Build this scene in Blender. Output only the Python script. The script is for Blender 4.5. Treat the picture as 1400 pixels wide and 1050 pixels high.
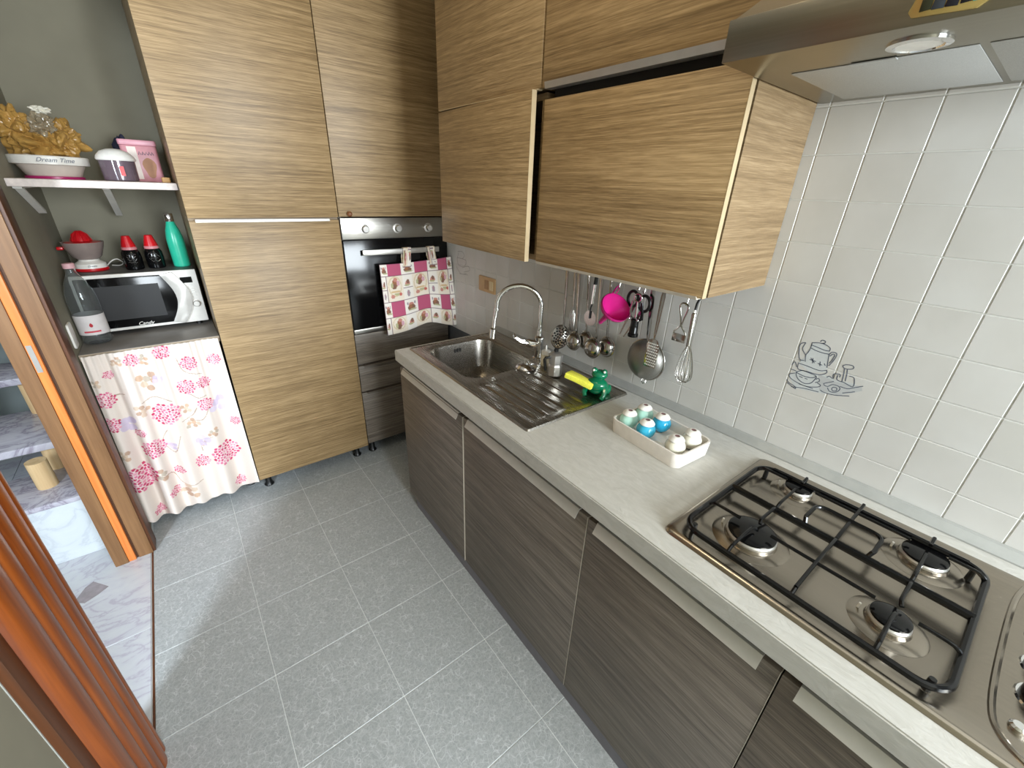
import bpy, bmesh, math, random
import numpy as np
from mathutils import Vector, Matrix, noise
random.seed(4)
for o in list(bpy.data.objects): bpy.data.objects.remove(o)
scene = bpy.context.scene
COL = scene.collection
PI = math.pi
# ------------------------------------------------------------------ camera
cd = bpy.data.cameras.new('camera'); cam = bpy.data.objects.new('camera', cd); COL.objects.link(cam)
R_ = Vector((0.78707, -0.61584, 0.03549)); U_ = Vector((0.23611, 0.35391, 0.90499)); F_ = Vector((0.56989, 0.70391, -0.42396))
cam.matrix_world = Matrix(((R_.x, U_.x, -F_.x, -1.2805), (R_.y, U_.y, -F_.y, -2.2550), (R_.z, U_.z, -F_.z, 1.5633), (0, 0, 0, 1)))
cd.sensor_fit = 'HORIZONTAL'; cd.sensor_width = 36.0; cd.lens = 567.0/1400*36; cd.clip_start = 0.02; cd.clip_end = 60
scene.camera = cam
# ------------------------------------------------------------------ world, lights, exposure
w = bpy.data.worlds.new('world'); scene.world = w; w.use_nodes = True
w.node_tree.nodes['Background'].inputs[0].default_value = (0.75, 0.87, 1.0, 1)
w.node_tree.nodes['Background'].inputs[1].default_value = 0.35
vs = scene.view_settings
vs.view_transform = 'Standard'; vs.look = 'None'; vs.gamma = 1.0; vs.use_curve_mapping = False; vs.exposure = 0.15
def area(name, loc, target, sx, sy, power, col):
    l = bpy.data.lights.new(name, 'AREA'); l.shape = 'RECTANGLE'; l.size = sx; l.size_y = sy; l.energy = power; l.color = col
    o = bpy.data.objects.new(name, l); COL.objects.link(o); o.location = loc
    o.rotation_euler = (Vector(target)-Vector(loc)).to_track_quat('-Z', 'Y').to_euler(); return o
area('kitchen_window_daylight', (-0.64, -4.54, 1.60), (-0.80, 0.0, 0.95), 1.15, 1.25, 155, (0.86, 0.94, 1.0))
area('stair_window_daylight', (-2.78, -2.62, 1.75), (-1.5, -0.62, 0.1), 0.28, 0.9, 72, (0.80, 0.90, 1.0))
# ------------------------------------------------------------------ mesh helpers
K0 = (-0.585, -0.530); KA = math.radians(-1.117)
class Frame:
    def __init__(s, x=0, y=0, a=0): s.x, s.y, s.a = x, y, a
    def pt(s, p):
        c, n = math.cos(s.a), math.sin(s.a); return (s.x+c*p[0]-n*p[1], s.y+n*p[0]+c*p[1], p[2])
W0 = Frame(); KF = Frame(K0[0], K0[1], KA)
off = {}
def props(o, label=None, cat=None, group=None, kind=None):
    if label: o['label'] = label
    if cat: o['category'] = cat
    if group: o['group'] = group
    if kind: o['kind'] = kind
    return o
def thing(name, label, cat, base, frame=W0, rz=None, group=None, kind=None):
    """an Empty at the thing's base. With rz the parts are given relative to the base, otherwise in the frame's coordinates."""
    o = bpy.data.objects.new(name, None); COL.objects.link(o); o.empty_display_size = .05
    o.location = frame.pt(base); o.rotation_euler = (0, 0, frame.a if rz is None else rz)
    off[o.name] = Vector(base) if rz is None else Vector((0, 0, 0))
    return props(o, label, cat, group, kind)
def T(x=0, y=0, z=0): return Matrix.Translation((x, y, z))
def RX(d): return Matrix.Rotation(math.radians(d), 4, 'X')
def RY(d): return Matrix.Rotation(math.radians(d), 4, 'Y')
def RZ(d): return Matrix.Rotation(math.radians(d), 4, 'Z')
def rrect(x0, x1, y0, y1, r, n=5):
    out = []
    for cx, cy, a0 in ((x1-r, y1-r, 0), (x0+r, y1-r, 90), (x0+r, y0+r, 180), (x1-r, y0+r, 270)):
        for k in range(n+1):
            a = math.radians(a0+90*k/n); out.append((cx+r*math.cos(a), cy+r*math.sin(a)))
    return out
class MB:
    def __init__(s): s.v = []; s.f = []; s.mi = []; s.cur = 0; s.M = None
    def add(s, vs_, fs):
        n = len(s.v)
        for p in vs_:
            s.v.append(tuple(s.M @ Vector(p)) if s.M is not None else tuple(p))
        for f in fs: s.f.append([i+n for i in f]); s.mi.append(s.cur)
        return s
    def box(s, x0, x1, y0, y1, z0, z1):
        x0, x1 = sorted((x0, x1)); y0, y1 = sorted((y0, y1)); z0, z1 = sorted((z0, z1))
        return s.add([(x0,y0,z0),(x1,y0,z0),(x1,y1,z0),(x0,y1,z0),(x0,y0,z1),(x1,y0,z1),(x1,y1,z1),(x0,y1,z1)],
            [(0,3,2,1),(4,5,6,7),(0,1,5,4),(1,2,6,5),(2,3,7,6),(3,0,4,7)])
    def prism(s, poly, a, b, axis='z'):
        n = len(poly)
        def P(p, h): return {'z': (p[0], p[1], h), 'y': (p[0], h, p[1]), 'x': (h, p[0], p[1])}[axis]
        vs_ = [P(p, a) for p in poly]+[P(p, b) for p in poly]
        fs = [list(range(n))[::-1], list(range(n, 2*n))]+[(i, (i+1) % n, n+(i+1) % n, n+i) for i in range(n)]
        return s.add(vs_, fs)
    def loft(s, rings, cap0=True, cap1=True):
        n = len(rings[0]); vs_ = [p for r in rings for p in r]; fs = []
        for k in range(len(rings)-1):
            for i in range(n): fs.append((k*n+i, k*n+(i+1) % n, (k+1)*n+(i+1) % n, (k+1)*n+i))
        if cap0: fs.append(list(range(n))[::-1])
        if cap1: fs.append([(len(rings)-1)*n+i for i in range(n)])
        return s.add(vs_, fs)
    def lathe(s, prof, c=(0, 0, 0), n=24, cap0=True, cap1=True, a0=0.0):
        rings = [[(c[0]+r*math.cos(a0+2*PI*i/n), c[1]+r*math.sin(a0+2*PI*i/n), c[2]+h) for i in range(n)] for r, h in prof]
        return s.loft(rings, cap0, cap1)
    def tube(s, pts, r, n=8, closed=False):
        pts = [Vector(p) for p in pts]; m = len(pts); rings = []; up = None
        for i in range(m):
            if closed: t = pts[(i+1) % m]-pts[i-1]
            else: t = pts[min(i+1, m-1)]-pts[max(i-1, 0)]
            t.normalize()
            if up is None:
                up = Vector((0, 0, 1)) if abs(t.z) < .9 else Vector((1, 0, 0))
            a = t.cross(up)
            if a.length < 1e-6: a = t.orthogonal()
            a.normalize(); b = a.cross(t).normalized(); up = b
            rr = r[i] if isinstance(r, (list, tuple)) else r
            rings.append([tuple(pts[i]+a*rr*math.cos(2*PI*k/n)+b*rr*math.sin(2*PI*k/n)) for k in range(n)])
        if closed:
            vs_ = [p for q in rings for p in q]; fs = []
            for k in range(m):
                for i in range(n): fs.append((k*n+i, k*n+(i+1) % n, ((k+1) % m)*n+(i+1) % n, ((k+1) % m)*n+i))
            return s.add(vs_, fs)
        return s.loft(rings)
    def ball(s, c, rx, ry=None, rz=None, n=16, m=10):
        ry = rx if ry is None else ry; rz = rx if rz is None else rz
        rings = []
        for k in range(m+1):
            t = -PI/2+PI*k/m; cr = max(math.cos(t), 1e-3)
            rings.append([(c[0]+rx*cr*math.cos(2*PI*i/n), c[1]+ry*cr*math.sin(2*PI*i/n), c[2]+rz*math.sin(t)) for i in range(n)])
        return s.loft(rings)
    def grid(s, fn, nu, nv):
        vs_ = [fn(i/nu, j/nv) for j in range(nv+1) for i in range(nu+1)]
        fs = [(j*(nu+1)+i, j*(nu+1)+i+1, (j+1)*(nu+1)+i+1, (j+1)*(nu+1)+i) for j in range(nv) for i in range(nu)]
        return s.add(vs_, fs)
    def mesh(s, name, mats, o=Vector((0, 0, 0)), bevel=0, seg=2, smooth=True, fix=True, ang=35):
        me = bpy.data.meshes.new(name)
        me.from_pydata([(p[0]-o[0], p[1]-o[1], p[2]-o[2]) for p in s.v], [], s.f)
        mats = mats if isinstance(mats, (list, tuple)) else [mats]
        for m in mats: me.materials.append(m)
        if len(mats) > 1: me.polygons.foreach_set('material_index', s.mi)
        if fix or bevel:
            bm = bmesh.new(); bm.from_mesh(me)
            if fix: bmesh.ops.recalc_face_normals(bm, faces=bm.faces)
            if bevel:
                es = [e for e in bm.edges if len(e.link_faces) == 2 and e.calc_face_angle(0) > math.radians(30)]
                bmesh.ops.bevel(bm, geom=es, offset=bevel, segments=seg, profile=.5, affect='EDGES', clamp_overlap=True)
            bm.to_mesh(me); bm.free()
        if smooth:
            me.polygons.foreach_set('use_smooth', [True]*len(me.polygons)); me.set_sharp_from_angle(angle=math.radians(ang))
        me.update(); return me
    def part(s, name, mats, parent, label=None, **k):
        off_ = off[parent.name]
        o = bpy.data.objects.new(name, s.mesh(name, mats, off_, **k)); COL.objects.link(o); o.parent = parent; off[o.name] = off_
        return props(o, label)
    def single(s, name, mats, label, cat, base, frame=W0, rz=None, group=None, kind=None, **k):
        o = bpy.data.objects.new(name, s.mesh(name, mats, base if rz is None else (0, 0, 0), **k)); COL.objects.link(o)
        o.location = frame.pt(base); o.rotation_euler = (0, 0, frame.a if rz is None else rz)
        off[o.name] = Vector(base) if rz is None else Vector((0, 0, 0))
        return props(o, label, cat, group, kind)
def copytree(o, parent=None):
    c = o.copy(); COL.objects.link(c); c.parent = parent; off[c.name] = off[o.name]
    for ch in [x for x in bpy.data.objects if x.parent == o]: copytree(ch, c)
    return c
def text(s, parent, loc, rot, size, mat, shear=0.0, ext=.0004, align='CENTER'):
    c = bpy.data.curves.new('lettering', 'FONT'); c.body = s; c.size = size; c.shear = shear; c.extrude = ext; c.align_x = align; c.align_y = 'CENTER'
    c.materials.append(mat); o = bpy.data.objects.new('lettering', c); COL.objects.link(o); o.parent = parent
    me = bpy.data.meshes.new_from_object(o.evaluated_get(bpy.context.evaluated_depsgraph_get())); me.name = 'lettering'
    bpy.data.objects.remove(o); bpy.data.curves.remove(c)
    o = bpy.data.objects.new('lettering', me); COL.objects.link(o); o.parent = parent
    o.location = Vector(loc)-off[parent.name]; o.rotation_euler = rot; off[o.name] = off[parent.name]; return o
# ------------------------------------------------------------------ materials
def S(h):
    h = h.lstrip('#'); c = [int(h[i:i+2], 16)/255 for i in (0, 2, 4)]
    return tuple(x/12.92 if x <= .04045 else ((x+.055)/1.055)**2.4 for x in c)+(1,)
class NT:
    def __init__(s, name):
        s.m = bpy.data.materials.new(name); s.m.use_nodes = True; s.t = s.m.node_tree; s.b = s.t.nodes['Principled BSDF']
    def n(s, typ, **kw):
        x = s.t.nodes.new(typ)
        for k, v in kw.items():
            if k.startswith('_'): setattr(x, k[1:], v)
            else: x.inputs[k.replace('~', ' ')].default_value = v
        return x
    def l(s, a, ao, b, bi): s.t.links.new(a.outputs[ao], b.inputs[bi])
    def coord(s, scale=(1, 1, 1), rand=0.0, which='Object', rot=(0, 0, 0)):
        c = s.n('ShaderNodeTexCoord'); m = s.n('ShaderNodeMapping'); m.inputs['Scale'].default_value = scale; m.inputs['Rotation'].default_value = rot
        s.l(c, which, m, 'Vector')
        if rand:
            i = s.n('ShaderNodeObjectInfo'); x = s.n('ShaderNodeMath', _operation='MULTIPLY'); x.inputs[1].default_value = rand
            s.l(i, 'Random', x, 0); s.l(x, 0, m, 'Location')
        return m
    def noise(s, co, scale, detail=4, rough=.55, dist=0, typ='FBM'):
        x = s.n('ShaderNodeTexNoise', Scale=scale, Detail=detail, Roughness=rough, Distortion=dist); x.noise_type = typ; x.normalize = True
        s.l(co, 0, x, 'Vector'); return x
    def ramp(s, src, out, stops):
        r = s.n('ShaderNodeValToRGB'); e = r.color_ramp.elements
        while len(e) < len(stops): e.new(.5)
        for k, (p, c) in zip(e, stops): k.position = p; k.color = c if isinstance(c, tuple) else S(c)
        s.l(src, out, r, 0); return r
    def mix(s, fac, a, b, mode='MIX'):
        x = s.n('ShaderNodeMix', _data_type='RGBA', _blend_type=mode)
        if isinstance(fac, (int, float)): x.inputs[0].default_value = fac
        else: s.l(fac[0], fac[1], x, 0)
        for v, i in ((a, 6), (b, 7)):
            if isinstance(v, tuple) and len(v) == 4: x.inputs[i].default_value = v
            else: s.l(v[0], v[1], x, i)
        return x
    def bump(s, src, out, strength=.2, dist=.002):
        x = s.n('ShaderNodeBump', Strength=strength, Distance=dist); s.l(src, out, x, 'Height'); s.l(x, 0, s.b, 'Normal'); return x
    def fin(s, rough=.5, metal=0.0, **kw):
        s.b.inputs['Roughness'].default_value = rough; s.b.inputs['Metallic'].default_value = metal
        for k, v in kw.items(): s.b.inputs[k.replace('~', ' ')].default_value = v
        return s.m
def plain(name, col, rough=.5, metal=0.0, var=.06, sc=30, bump=0.0, **kw):
    t = NT(name); co = t.coord(); nz = t.noise(co, sc, 3)
    c = S(col) if isinstance(col, str) else col
    lo = tuple(max(0, x*(1-var)) for x in c[:3])+(1,); hi = tuple(min(1, x*(1+var)) for x in c[:3])+(1,)
    r = t.ramp(nz, 0, [(.3, lo), (.7, hi)]); t.l(r, 0, t.b, 'Base Color')
    if bump: t.bump(nz, 0, bump, .001)
    return t.fin(rough, metal, **kw)
def wood(name, dark, mid, light, rough=.45):
    t = NT(name); co = t.coord((2.2, 2.2, 120), rand=7.0); a = t.noise(co, 1.0, 5, .65, .3)
    co2 = t.coord((.8, .8, 16), rand=3.0); b = t.noise(co2, 1.0, 3, .55, .3)
    co3 = t.coord((14, 14, 420), rand=5.0); c = t.noise(co3, 1.0, 3, .6)
    def madd(x, k, y):
        m = t.n('ShaderNodeMath', _operation='MULTIPLY_ADD'); t.l(x, 0, m, 0); m.inputs[1].default_value = k; t.l(y, 0, m, 2); return m
    m = madd(c, .75, madd(b, .40, a)); m2 = t.n('ShaderNodeMath', _operation='MULTIPLY'); t.l(m, 0, m2, 0); m2.inputs[1].default_value = 1/2.15
    r = t.ramp(m2, 0, [(.38, dark), (.5, mid), (.61, light)]); t.l(r, 0, t.b, 'Base Color')
    t.bump(m2, 0, .3, .0012); return t.fin(rough)
M = {}
M['oak'] = wood('oak_laminate', '#78603f', '#9c815a', '#ba9d73')
M['oak_side'] = wood('oak_side_laminate', '#6f5a3e', '#866f50', '#9a8362')
M['ash'] = wood('grey_oak_laminate', '#4b4239', '#6b6156', '#83796d')
M['edge'] = plain('door_edge_banding', '#b9a481', .5)
M['edge_grey'] = plain('grey_edge_banding', '#c2b8a8', .45)
M['carcass'] = plain('carcass_board', '#5b5248', .6)
M['dark'] = plain('dark_interior', '#1d1b19', .7)
M['black'] = plain('black_plastic', '#101010', .35)
M['black_gloss'] = plain('black_enamel', '#0a0a0b', .14, **{'Specular IOR Level': .35})
M['alu'] = plain('aluminium_profile', '#c9c6c0', .35, .85, .04)
M['alu_lip'] = plain('champagne_handle_profile', '#c3c0b8', .38, .3, .04)
M['chrome'] = plain('chrome', '#e6e6e6', .07, 1.0, .01)
M['white'] = plain('white_plastic', '#e9e6df', .35)
M['white_rough'] = plain('white_paint', '#dcd8cf', .7)
M['plaster'] = plain('sage_grey_wall_paint', '#8c8775', .85, sc=6, bump=.1)
M['plaster_grey'] = plain('grey_wall_paint', '#8d9694', .85, sc=5, bump=.1)
M['plaster_raw'] = plain('raw_grey_plaster', '#56585a', .9, sc=20, bump=.3)
M['ceil'] = plain('ceiling_paint', '#e8e4da', .9)
M['grout'] = plain('pale_grout', '#d5d5d0', .85)
M['floor_grout'] = plain('floor_grout', '#d6d9d8', .85)
def steel(name, col='#a9a49c', rough=.27, sc=(3, 300, 300), rot=(0, 0, 0)):
    t = NT(name); co = t.coord(sc, rot=rot); nz = t.noise(co, 1.0, 3)
    c = S(col); r = t.ramp(nz, 0, [(.3, tuple(x*.9 for x in c[:3])+(1,)), (.7, c)]); t.l(r, 0, t.b, 'Base Color')
    mr = t.n('ShaderNodeMapRange'); mr.inputs['To Min'].default_value = rough*.8; mr.inputs['To Max'].default_value = rough*1.25
    t.l(nz, 0, mr, 0); t.l(mr, 0, t.b, 'Roughness'); t.bump(nz, 0, .03, .0005)
    t.b.inputs['Metallic'].default_value = 1.0; return t.m
M['steel'] = steel('brushed_steel', sc=(300, 3, 300))
M['steel_hob'] = steel('hob_steel', '#aaa194', .24, (300, 3, 300))
M['steel_hood'] = steel('hood_steel', '#9c978a', .3, (300, 3, 300))
M['steel_oven'] = steel('oven_steel', '#a6a29a', .3, (3, 300, 300))
M['utensil'] = steel('utensil_steel', '#b5b2ac', .2, (60, 60, 10))
M['filter'] = plain('filter_mesh_grey', '#b9bab8', .5, .3, .15, 900)
t = NT('slate_laminate'); co = t.coord((1, .35, 1), rot=(0, 0, .7)); n1 = t.noise(co, 42, 6, .62, 1.8); n2 = t.noise(co, 3, 3)
r = t.ramp(n1, 0, [(.3, '#b5b3ac'), (.5, '#bdbbb4'), (.7, '#c5c3bd')]); t.l(r, 0, t.b, 'Base Color'); t.bump(n1, 0, .45, .004); M['worktop'] = t.fin(.42)
t = NT('wall_tile_glaze'); co = t.coord((1, 1, 1), rand=9.0); n1 = t.noise(co, 5, 3, .5); n2 = t.noise(co, 120, 2)
r = t.ramp(n1, 0, [(.3, '#c6c4be'), (.5, '#cccac5'), (.7, '#d1d0cc')]); t.l(r, 0, t.b, 'Base Color'); t.bump(n2, 0, .10, .001); M['tile'] = t.fin(.3)
t = NT('floor_tile_fibre'); co = t.coord((1, 1, 1), rand=11.0)
dn = t.noise(co, 14, 3, .6); dv = t.n('ShaderNodeVectorMath', _operation='MULTIPLY_ADD'); t.l(dn, 'Color', dv, 0); dv.inputs[1].default_value = (.05, .05, .05); t.l(co, 0, dv, 2)
def veins(scale, w):
    v = t.n('ShaderNodeTexVoronoi', _feature='DISTANCE_TO_EDGE', Scale=scale); t.l(dv, 0, v, 'Vector')
    return t.ramp(v, 'Distance', [(0.0, (1, 1, 1, 1)), (w, (0, 0, 0, 1))])
va, vb = veins(44, .06), veins(85, .10)
c = t.noise(co, 90, 4, .6); msk = t.noise(co, 26, 3, .6); mr_ = t.ramp(msk, 0, [(.42, (0, 0, 0, 1)), (.58, (1, 1, 1, 1))])
base = t.ramp(c, 0, [(.3, '#979c9d'), (.7, '#adb1b2')])
def mul(x, y, k=1.0):
    m = t.n('ShaderNodeMath', _operation='MULTIPLY'); t.l(x, 0, m, 0)
    if y is None: m.inputs[1].default_value = k
    else: t.l(y, 0, m, 1)
    return m
m1 = t.mix((mul(vb, None, .35), 0), (base, 0), S('#c9cdce'))
m2 = t.mix((mul(mul(va, mr_), None, .62), 0), (m1, 2), S('#d6dadb')); t.l(m2, 2, t.b, 'Base Color'); t.bump(c, 0, .12, .001); M['floor'] = t.fin(.38)
def marble(name, a, b, c, sc=3.0):
    t = NT(name); co = t.coord((1, 1.6, 1), rand=5.0); n_ = t.noise(co, sc, 6, .6, 1.6)
    m = t.n('ShaderNodeMath', _operation='SUBTRACT'); t.l(n_, 0, m, 0); m.inputs[1].default_value = .5
    m2 = t.n('ShaderNodeMath', _operation='ABSOLUTE'); t.l(m, 0, m2, 0)
    r1 = t.ramp(m2, 0, [(0.0, c), (.035, b), (.12, a)]); t.l(r1, 0, t.b, 'Base Color'); return t.fin(.22)
M['marble_floor'] = marble('pale_marble_tile', '#c6c9cd', '#c1c3ca', '#b1adba', 4.0)
M['marble_tread'] = marble('veined_marble', '#c4c2cb', '#b5b2bf', '#948d9b', 5.0)
M['marble_riser'] = marble('white_marble', '#d3dade', '#cfd6db', '#c3cad1', 4.0)
M['marble_dark'] = plain('taupe_marble_inset', '#8f868a', .25, var=.15)
def timber(name, a, b, rough=.35):
    t = NT(name); co = t.coord((60, 60, 2.2)); nz = t.noise(co, 1, 4, .6, .4); r = t.ramp(nz, 0, [(.3, a), (.7, b)]); t.l(r, 0, t.b, 'Base Color'); t.bump(nz, 0, .1, .001); return t.fin(rough)
M['casing'] = timber('varnished_mahogany', '#74350f', '#a05420', .28)
M['dark_timber'] = timber('dark_and_shaded_timber', '#4b2a14', '#64391d', .45)  # dark brown parts, and the far casing's shade put into its colour
M['jamb'] = timber('tan_door_lining', '#745131', '#906a45', .5)
M['lit_stop'] = timber('orange_lit_stop', '#d9722e', '#f08f48', .4)  # bright orange stands in for light falling on the stop's face
M['post'] = timber('pale_round_timber', '#c9a778', '#dcbf92', .6)
def attr_mat(name, rough=.85, sheen=0.0):
    t = NT(name); a = t.n('ShaderNodeAttribute'); a.attribute_name = 'print'; co = t.coord(); nz = t.noise(co, 900, 2)
    r = t.ramp(nz, 0, [(.3, (.9, .9, .9, 1)), (.7, (1, 1, 1, 1))]); x = t.mix(1.0, (a, 'Color'), (r, 0), 'MULTIPLY'); t.l(x, 2, t.b, 'Base Color'); t.bump(nz, 0, .15, .0005)
    return t.fin(rough)
def glassy(name, col, rough=.05, trans=1.0, ior=1.35):
    t = NT(name); co = t.coord(); nz = t.noise(co, 60, 3); t.bump(nz, 0, .1, .001); t.b.inputs['Base Color'].default_value = S(col)
    return t.fin(rough, 0, **{'Transmission Weight': trans, 'IOR': ior})
# ------------------------------------------------------------------ the room
YB, YF, XL, ZC = 0.70, -4.60, -1.68, 2.70
def structure(name, mb, mat, **k):
    o = mb.single(name, mat, None, None, (0, 0, 0), kind='structure', smooth=False, **k); return o
floor = structure('floor', MB().box(XL, .16, YF, YB, -.06, -.0012), M['floor_grout'])
ft = .32867
proto = None
xl = [-1.674+ft*i for i in range(6)]; yl_ = [-.10286+ft*j for j in range(2, -11, -1)]
tm = MB().box(-ft/2+.0012, ft/2-.0012, -ft/2+.0012, ft/2-.0012, -.012, 0).mesh('tile', M['floor'], bevel=.0009, seg=1)
for i in range(6):
    for j in range(16):
        x = -1.674+ft*(i+.5); y = -.10286+ft*(1.5-j)
        if i == 5:
            continue
        o = bpy.data.objects.new('tile', tm); COL.objects.link(o); o.parent = floor; o.location = (x, y, 0); o.rotation_euler = (0, 0, (PI/2)*random.randint(0, 3))
tm2 = MB().box(-ft/2+.0013, ft/2-.0013, -.1, .1, -.012, 0)
sm = MB().box(-.0147+.0013-.0+.0, .0147, -ft/2+.0013, ft/2-.0013, -.012, 0).mesh('tile', M['floor'], bevel=.0009, seg=1)
for j in range(16):
    o = bpy.data.objects.new('tile', sm); COL.objects.link(o); o.parent = floor; o.location = (-1.674+ft*5+.0147, -.10286+ft*(1.5-j), 0)
# right wall with tiles
wr = structure('wall_right', MB().box(.006, .16, YF, YB+.1, 0, ZC), M['plaster_raw'])
off[wr.name] = Vector((0, 0, 0))
ts = .09936; ty0 = -1.80508; tz0 = 1.36691
MB().box(.0015, .0065, -3.0, 0.085, .7715, 1.8635).part('grout', M['grout'], wr, smooth=False)
tmw = MB().box(0, .006, -ts/2+.0011, ts/2-.0011, -ts/2+.0011, ts/2-.0011).mesh('tile', M['tile'], bevel=.0012, seg=1)
for k in range(-19, 12):
    for q in range(-5, 6):
        y = ty0-ts*(k+.5); z = tz0-ts*(q+.5)
        if z > 1.47 and y > -1.70: continue
        o = bpy.data.objects.new('tile', tmw); COL.objects.link(o); o.parent = wr; o.location = (0, y, z)
# drawn decoration on the tiles
PR1 = [[(-1.932,1.224),(-1.933,1.21),(-1.931,1.197),(-1.928,1.187),(-1.932,1.17)],[(-1.928,1.187),(-1.916,1.201),(-1.917,1.214),(-1.918,1.22),(-1.91,1.216),(-1.907,1.208),(-1.911,1.188),(-1.918,1.172),(-1.929,1.172)],[(-1.918,1.159),(-1.922,1.145),(-1.943,1.145),(-1.972,1.146),(-1.986,1.156),(-1.984,1.164)],[(-1.917,1.161),(-1.938,1.16),(-1.969,1.157),(-1.984,1.163)],[(-1.932,1.224),(-1.947,1.228),(-1.961,1.228),(-1.974,1.222),(-1.975,1.214)],[(-1.932,1.218),(-1.946,1.216),(-1.964,1.213),(-1.976,1.214)],[(-1.933,1.21),(-1.949,1.206),(-1.966,1.205),(-1.977,1.206)],[(-1.977,1.206),(-1.979,1.192),(-1.983,1.17)],[(-1.949,1.232),(-1.952,1.237),(-1.959,1.236),(-1.959,1.231),(-1.952,1.228)],[(-1.977,1.206),(-1.982,1.213),(-1.991,1.213),(-1.993,1.205),(-1.99,1.19),(-1.985,1.176)],[(-1.98,1.201),(-1.985,1.209),(-1.989,1.206),(-1.987,1.192),(-1.984,1.183)],[(-1.92,1.135),(-1.933,1.144),(-1.951,1.143),(-1.967,1.14),(-1.967,1.131),(-1.961,1.117),(-1.948,1.111),(-1.934,1.115),(-1.924,1.124),(-1.92,1.135)],[(-1.921,1.134),(-1.942,1.13),(-1.961,1.133),(-1.967,1.14)],[(-1.918,1.131),(-1.906,1.123),(-1.913,1.113),(-1.936,1.106),(-1.957,1.105),(-1.978,1.112),(-1.984,1.119),(-1.975,1.123)],[(-1.907,1.098),(-1.919,1.093),(-1.931,1.088),(-1.929,1.094),(-1.911,1.1),(-1.904,1.107)],[(-1.969,1.131),(-1.974,1.136),(-1.978,1.129),(-1.97,1.122)],[(-2.013,1.186),(-2.019,1.191),(-2.032,1.193),(-2.036,1.187),(-2.029,1.182),(-2.018,1.181),(-2.013,1.186)],[(-2.019,1.18),(-2.022,1.163),(-2.024,1.146)],[(-2.025,1.18),(-2.028,1.166),(-2.03,1.149)],[(-2.011,1.159),(-2.012,1.148),(-2.02,1.145),(-2.029,1.145),(-2.049,1.141),(-2.045,1.163),(-2.034,1.165)],[(-1.988,1.126),(-1.996,1.132),(-2.008,1.14)],[(-1.989,1.124),(-1.999,1.122),(-2.008,1.131),(-2.022,1.131),(-2.026,1.123),(-2.019,1.113),(-2.007,1.111),(-2.0,1.119)],[(-2.009,1.12),(-2.012,1.125),(-2.019,1.125),(-2.02,1.118),(-2.013,1.115),(-2.009,1.12)],[(-2.024,1.132),(-2.04,1.132),(-2.053,1.14),(-2.068,1.15)],[(-1.99,1.145),(-1.995,1.15),(-2.003,1.147),(-2.002,1.159),(-2.015,1.162),(-2.016,1.155)],[(-1.94,1.179),(-1.955,1.178)],[(-1.946,1.185),(-1.949,1.171)],[(-1.941,1.184),(-1.953,1.173)],[(-1.96,1.175),(-1.971,1.173)],[(-1.964,1.181),(-1.967,1.169)],[(-1.974,1.179),(-1.978,1.174)],[(-1.93,1.126),(-1.939,1.125)],[(-1.944,1.125),(-1.951,1.125)],[(-1.904,1.151),(-1.909,1.162),(-1.917,1.149)],[(-1.905,1.139),(-1.919,1.138)],[(-1.987,1.107),(-1.995,1.104),(-2.019,1.105),(-2.05,1.115)],[(-2.034,1.117),(-2.057,1.13)],[(-1.92,1.09),(-1.95,1.097),(-1.985,1.100)],[(-1.935,1.105),(-1.97,1.104)]]
PR2 = [[(-0.137,1.234),(-0.184,1.239),(-0.207,1.219),(-0.183,1.2)],[(-0.128,1.2),(-0.222,1.197),(-0.206,1.163),(-0.143,1.161),(-0.128,1.2)],[(-0.118,1.149),(-0.165,1.115),(-0.228,1.126)],[(-0.182,1.151),(-0.244,1.168),(-0.258,1.147),(-0.197,1.129)],[(-0.145,1.227),(-0.128,1.192)],[(-0.149,1.113),(-0.243,1.12)]]
def smoothline(p, n=4):
    if len(p) < 3: return p
    out = []
    for i in range(len(p)-1):
        p0 = p[max(i-1, 0)]; p1 = p[i]; p2 = p[i+1]; p3 = p[min(i+2, len(p)-1)]
        for k in range(n):
            t = k/n
            out.append(tuple(.5*((2*b)+(-a+c)*t+(2*a-5*b+4*c-d)*t*t+(-a+3*b-3*c+d)*t**3) for a, b, c, d in zip(p0, p1, p2, p3)))
    return out+[p[-1]]
def ribbons(strokes, wd, x=-.0004):
    mb = MB()
    for st in strokes:
        st = smoothline(st); L, R = [], []
        for i in range(len(st)):
            a = st[max(i-1, 0)]; b = st[min(i+1, len(st)-1)]; d = math.hypot(b[0]-a[0], b[1]-a[1]) or 1
            nx, ny = -(b[1]-a[1])/d*wd/2, (b[0]-a[0])/d*wd/2
            L.append((x, st[i][0]+nx, st[i][1]+ny)); R.append((x, st[i][0]-nx, st[i][1]-ny))
        n = len(st); mb.add(L+R, [(i, i+1, n+i+1, n+i) for i in range(n-1)])
    return mb
M['ink'] = plain('grey_blue_print', '#59606f', .5); M['ink2'] = plain('faint_print', '#a3a09c', .5); M['wash'] = plain('pale_blue_print', '#c7cbcb', .35); M['ink_shade'] = plain('print_shading', '#babcbc', .4)
ribbons(PR1, .0021).part('tile_print', M['ink'], wr, 'grey ink drawing of a coffee pot and cups', smooth=False, fix=False)
ribbons(PR2, .003).part('tile_print', M['ink2'], wr, 'faint drawing of cups', smooth=False, fix=False)
MB().add([(-.0002, y, z) for y, z in ((-1.918,1.16),(-1.931,1.195),(-1.934,1.222),(-1.955,1.23),(-1.975,1.216),(-1.983,1.17),(-1.984,1.157),(-1.95,1.145))], [range(8)]).part('tile_print', M['wash'], wr, smooth=False, fix=False)
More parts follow.
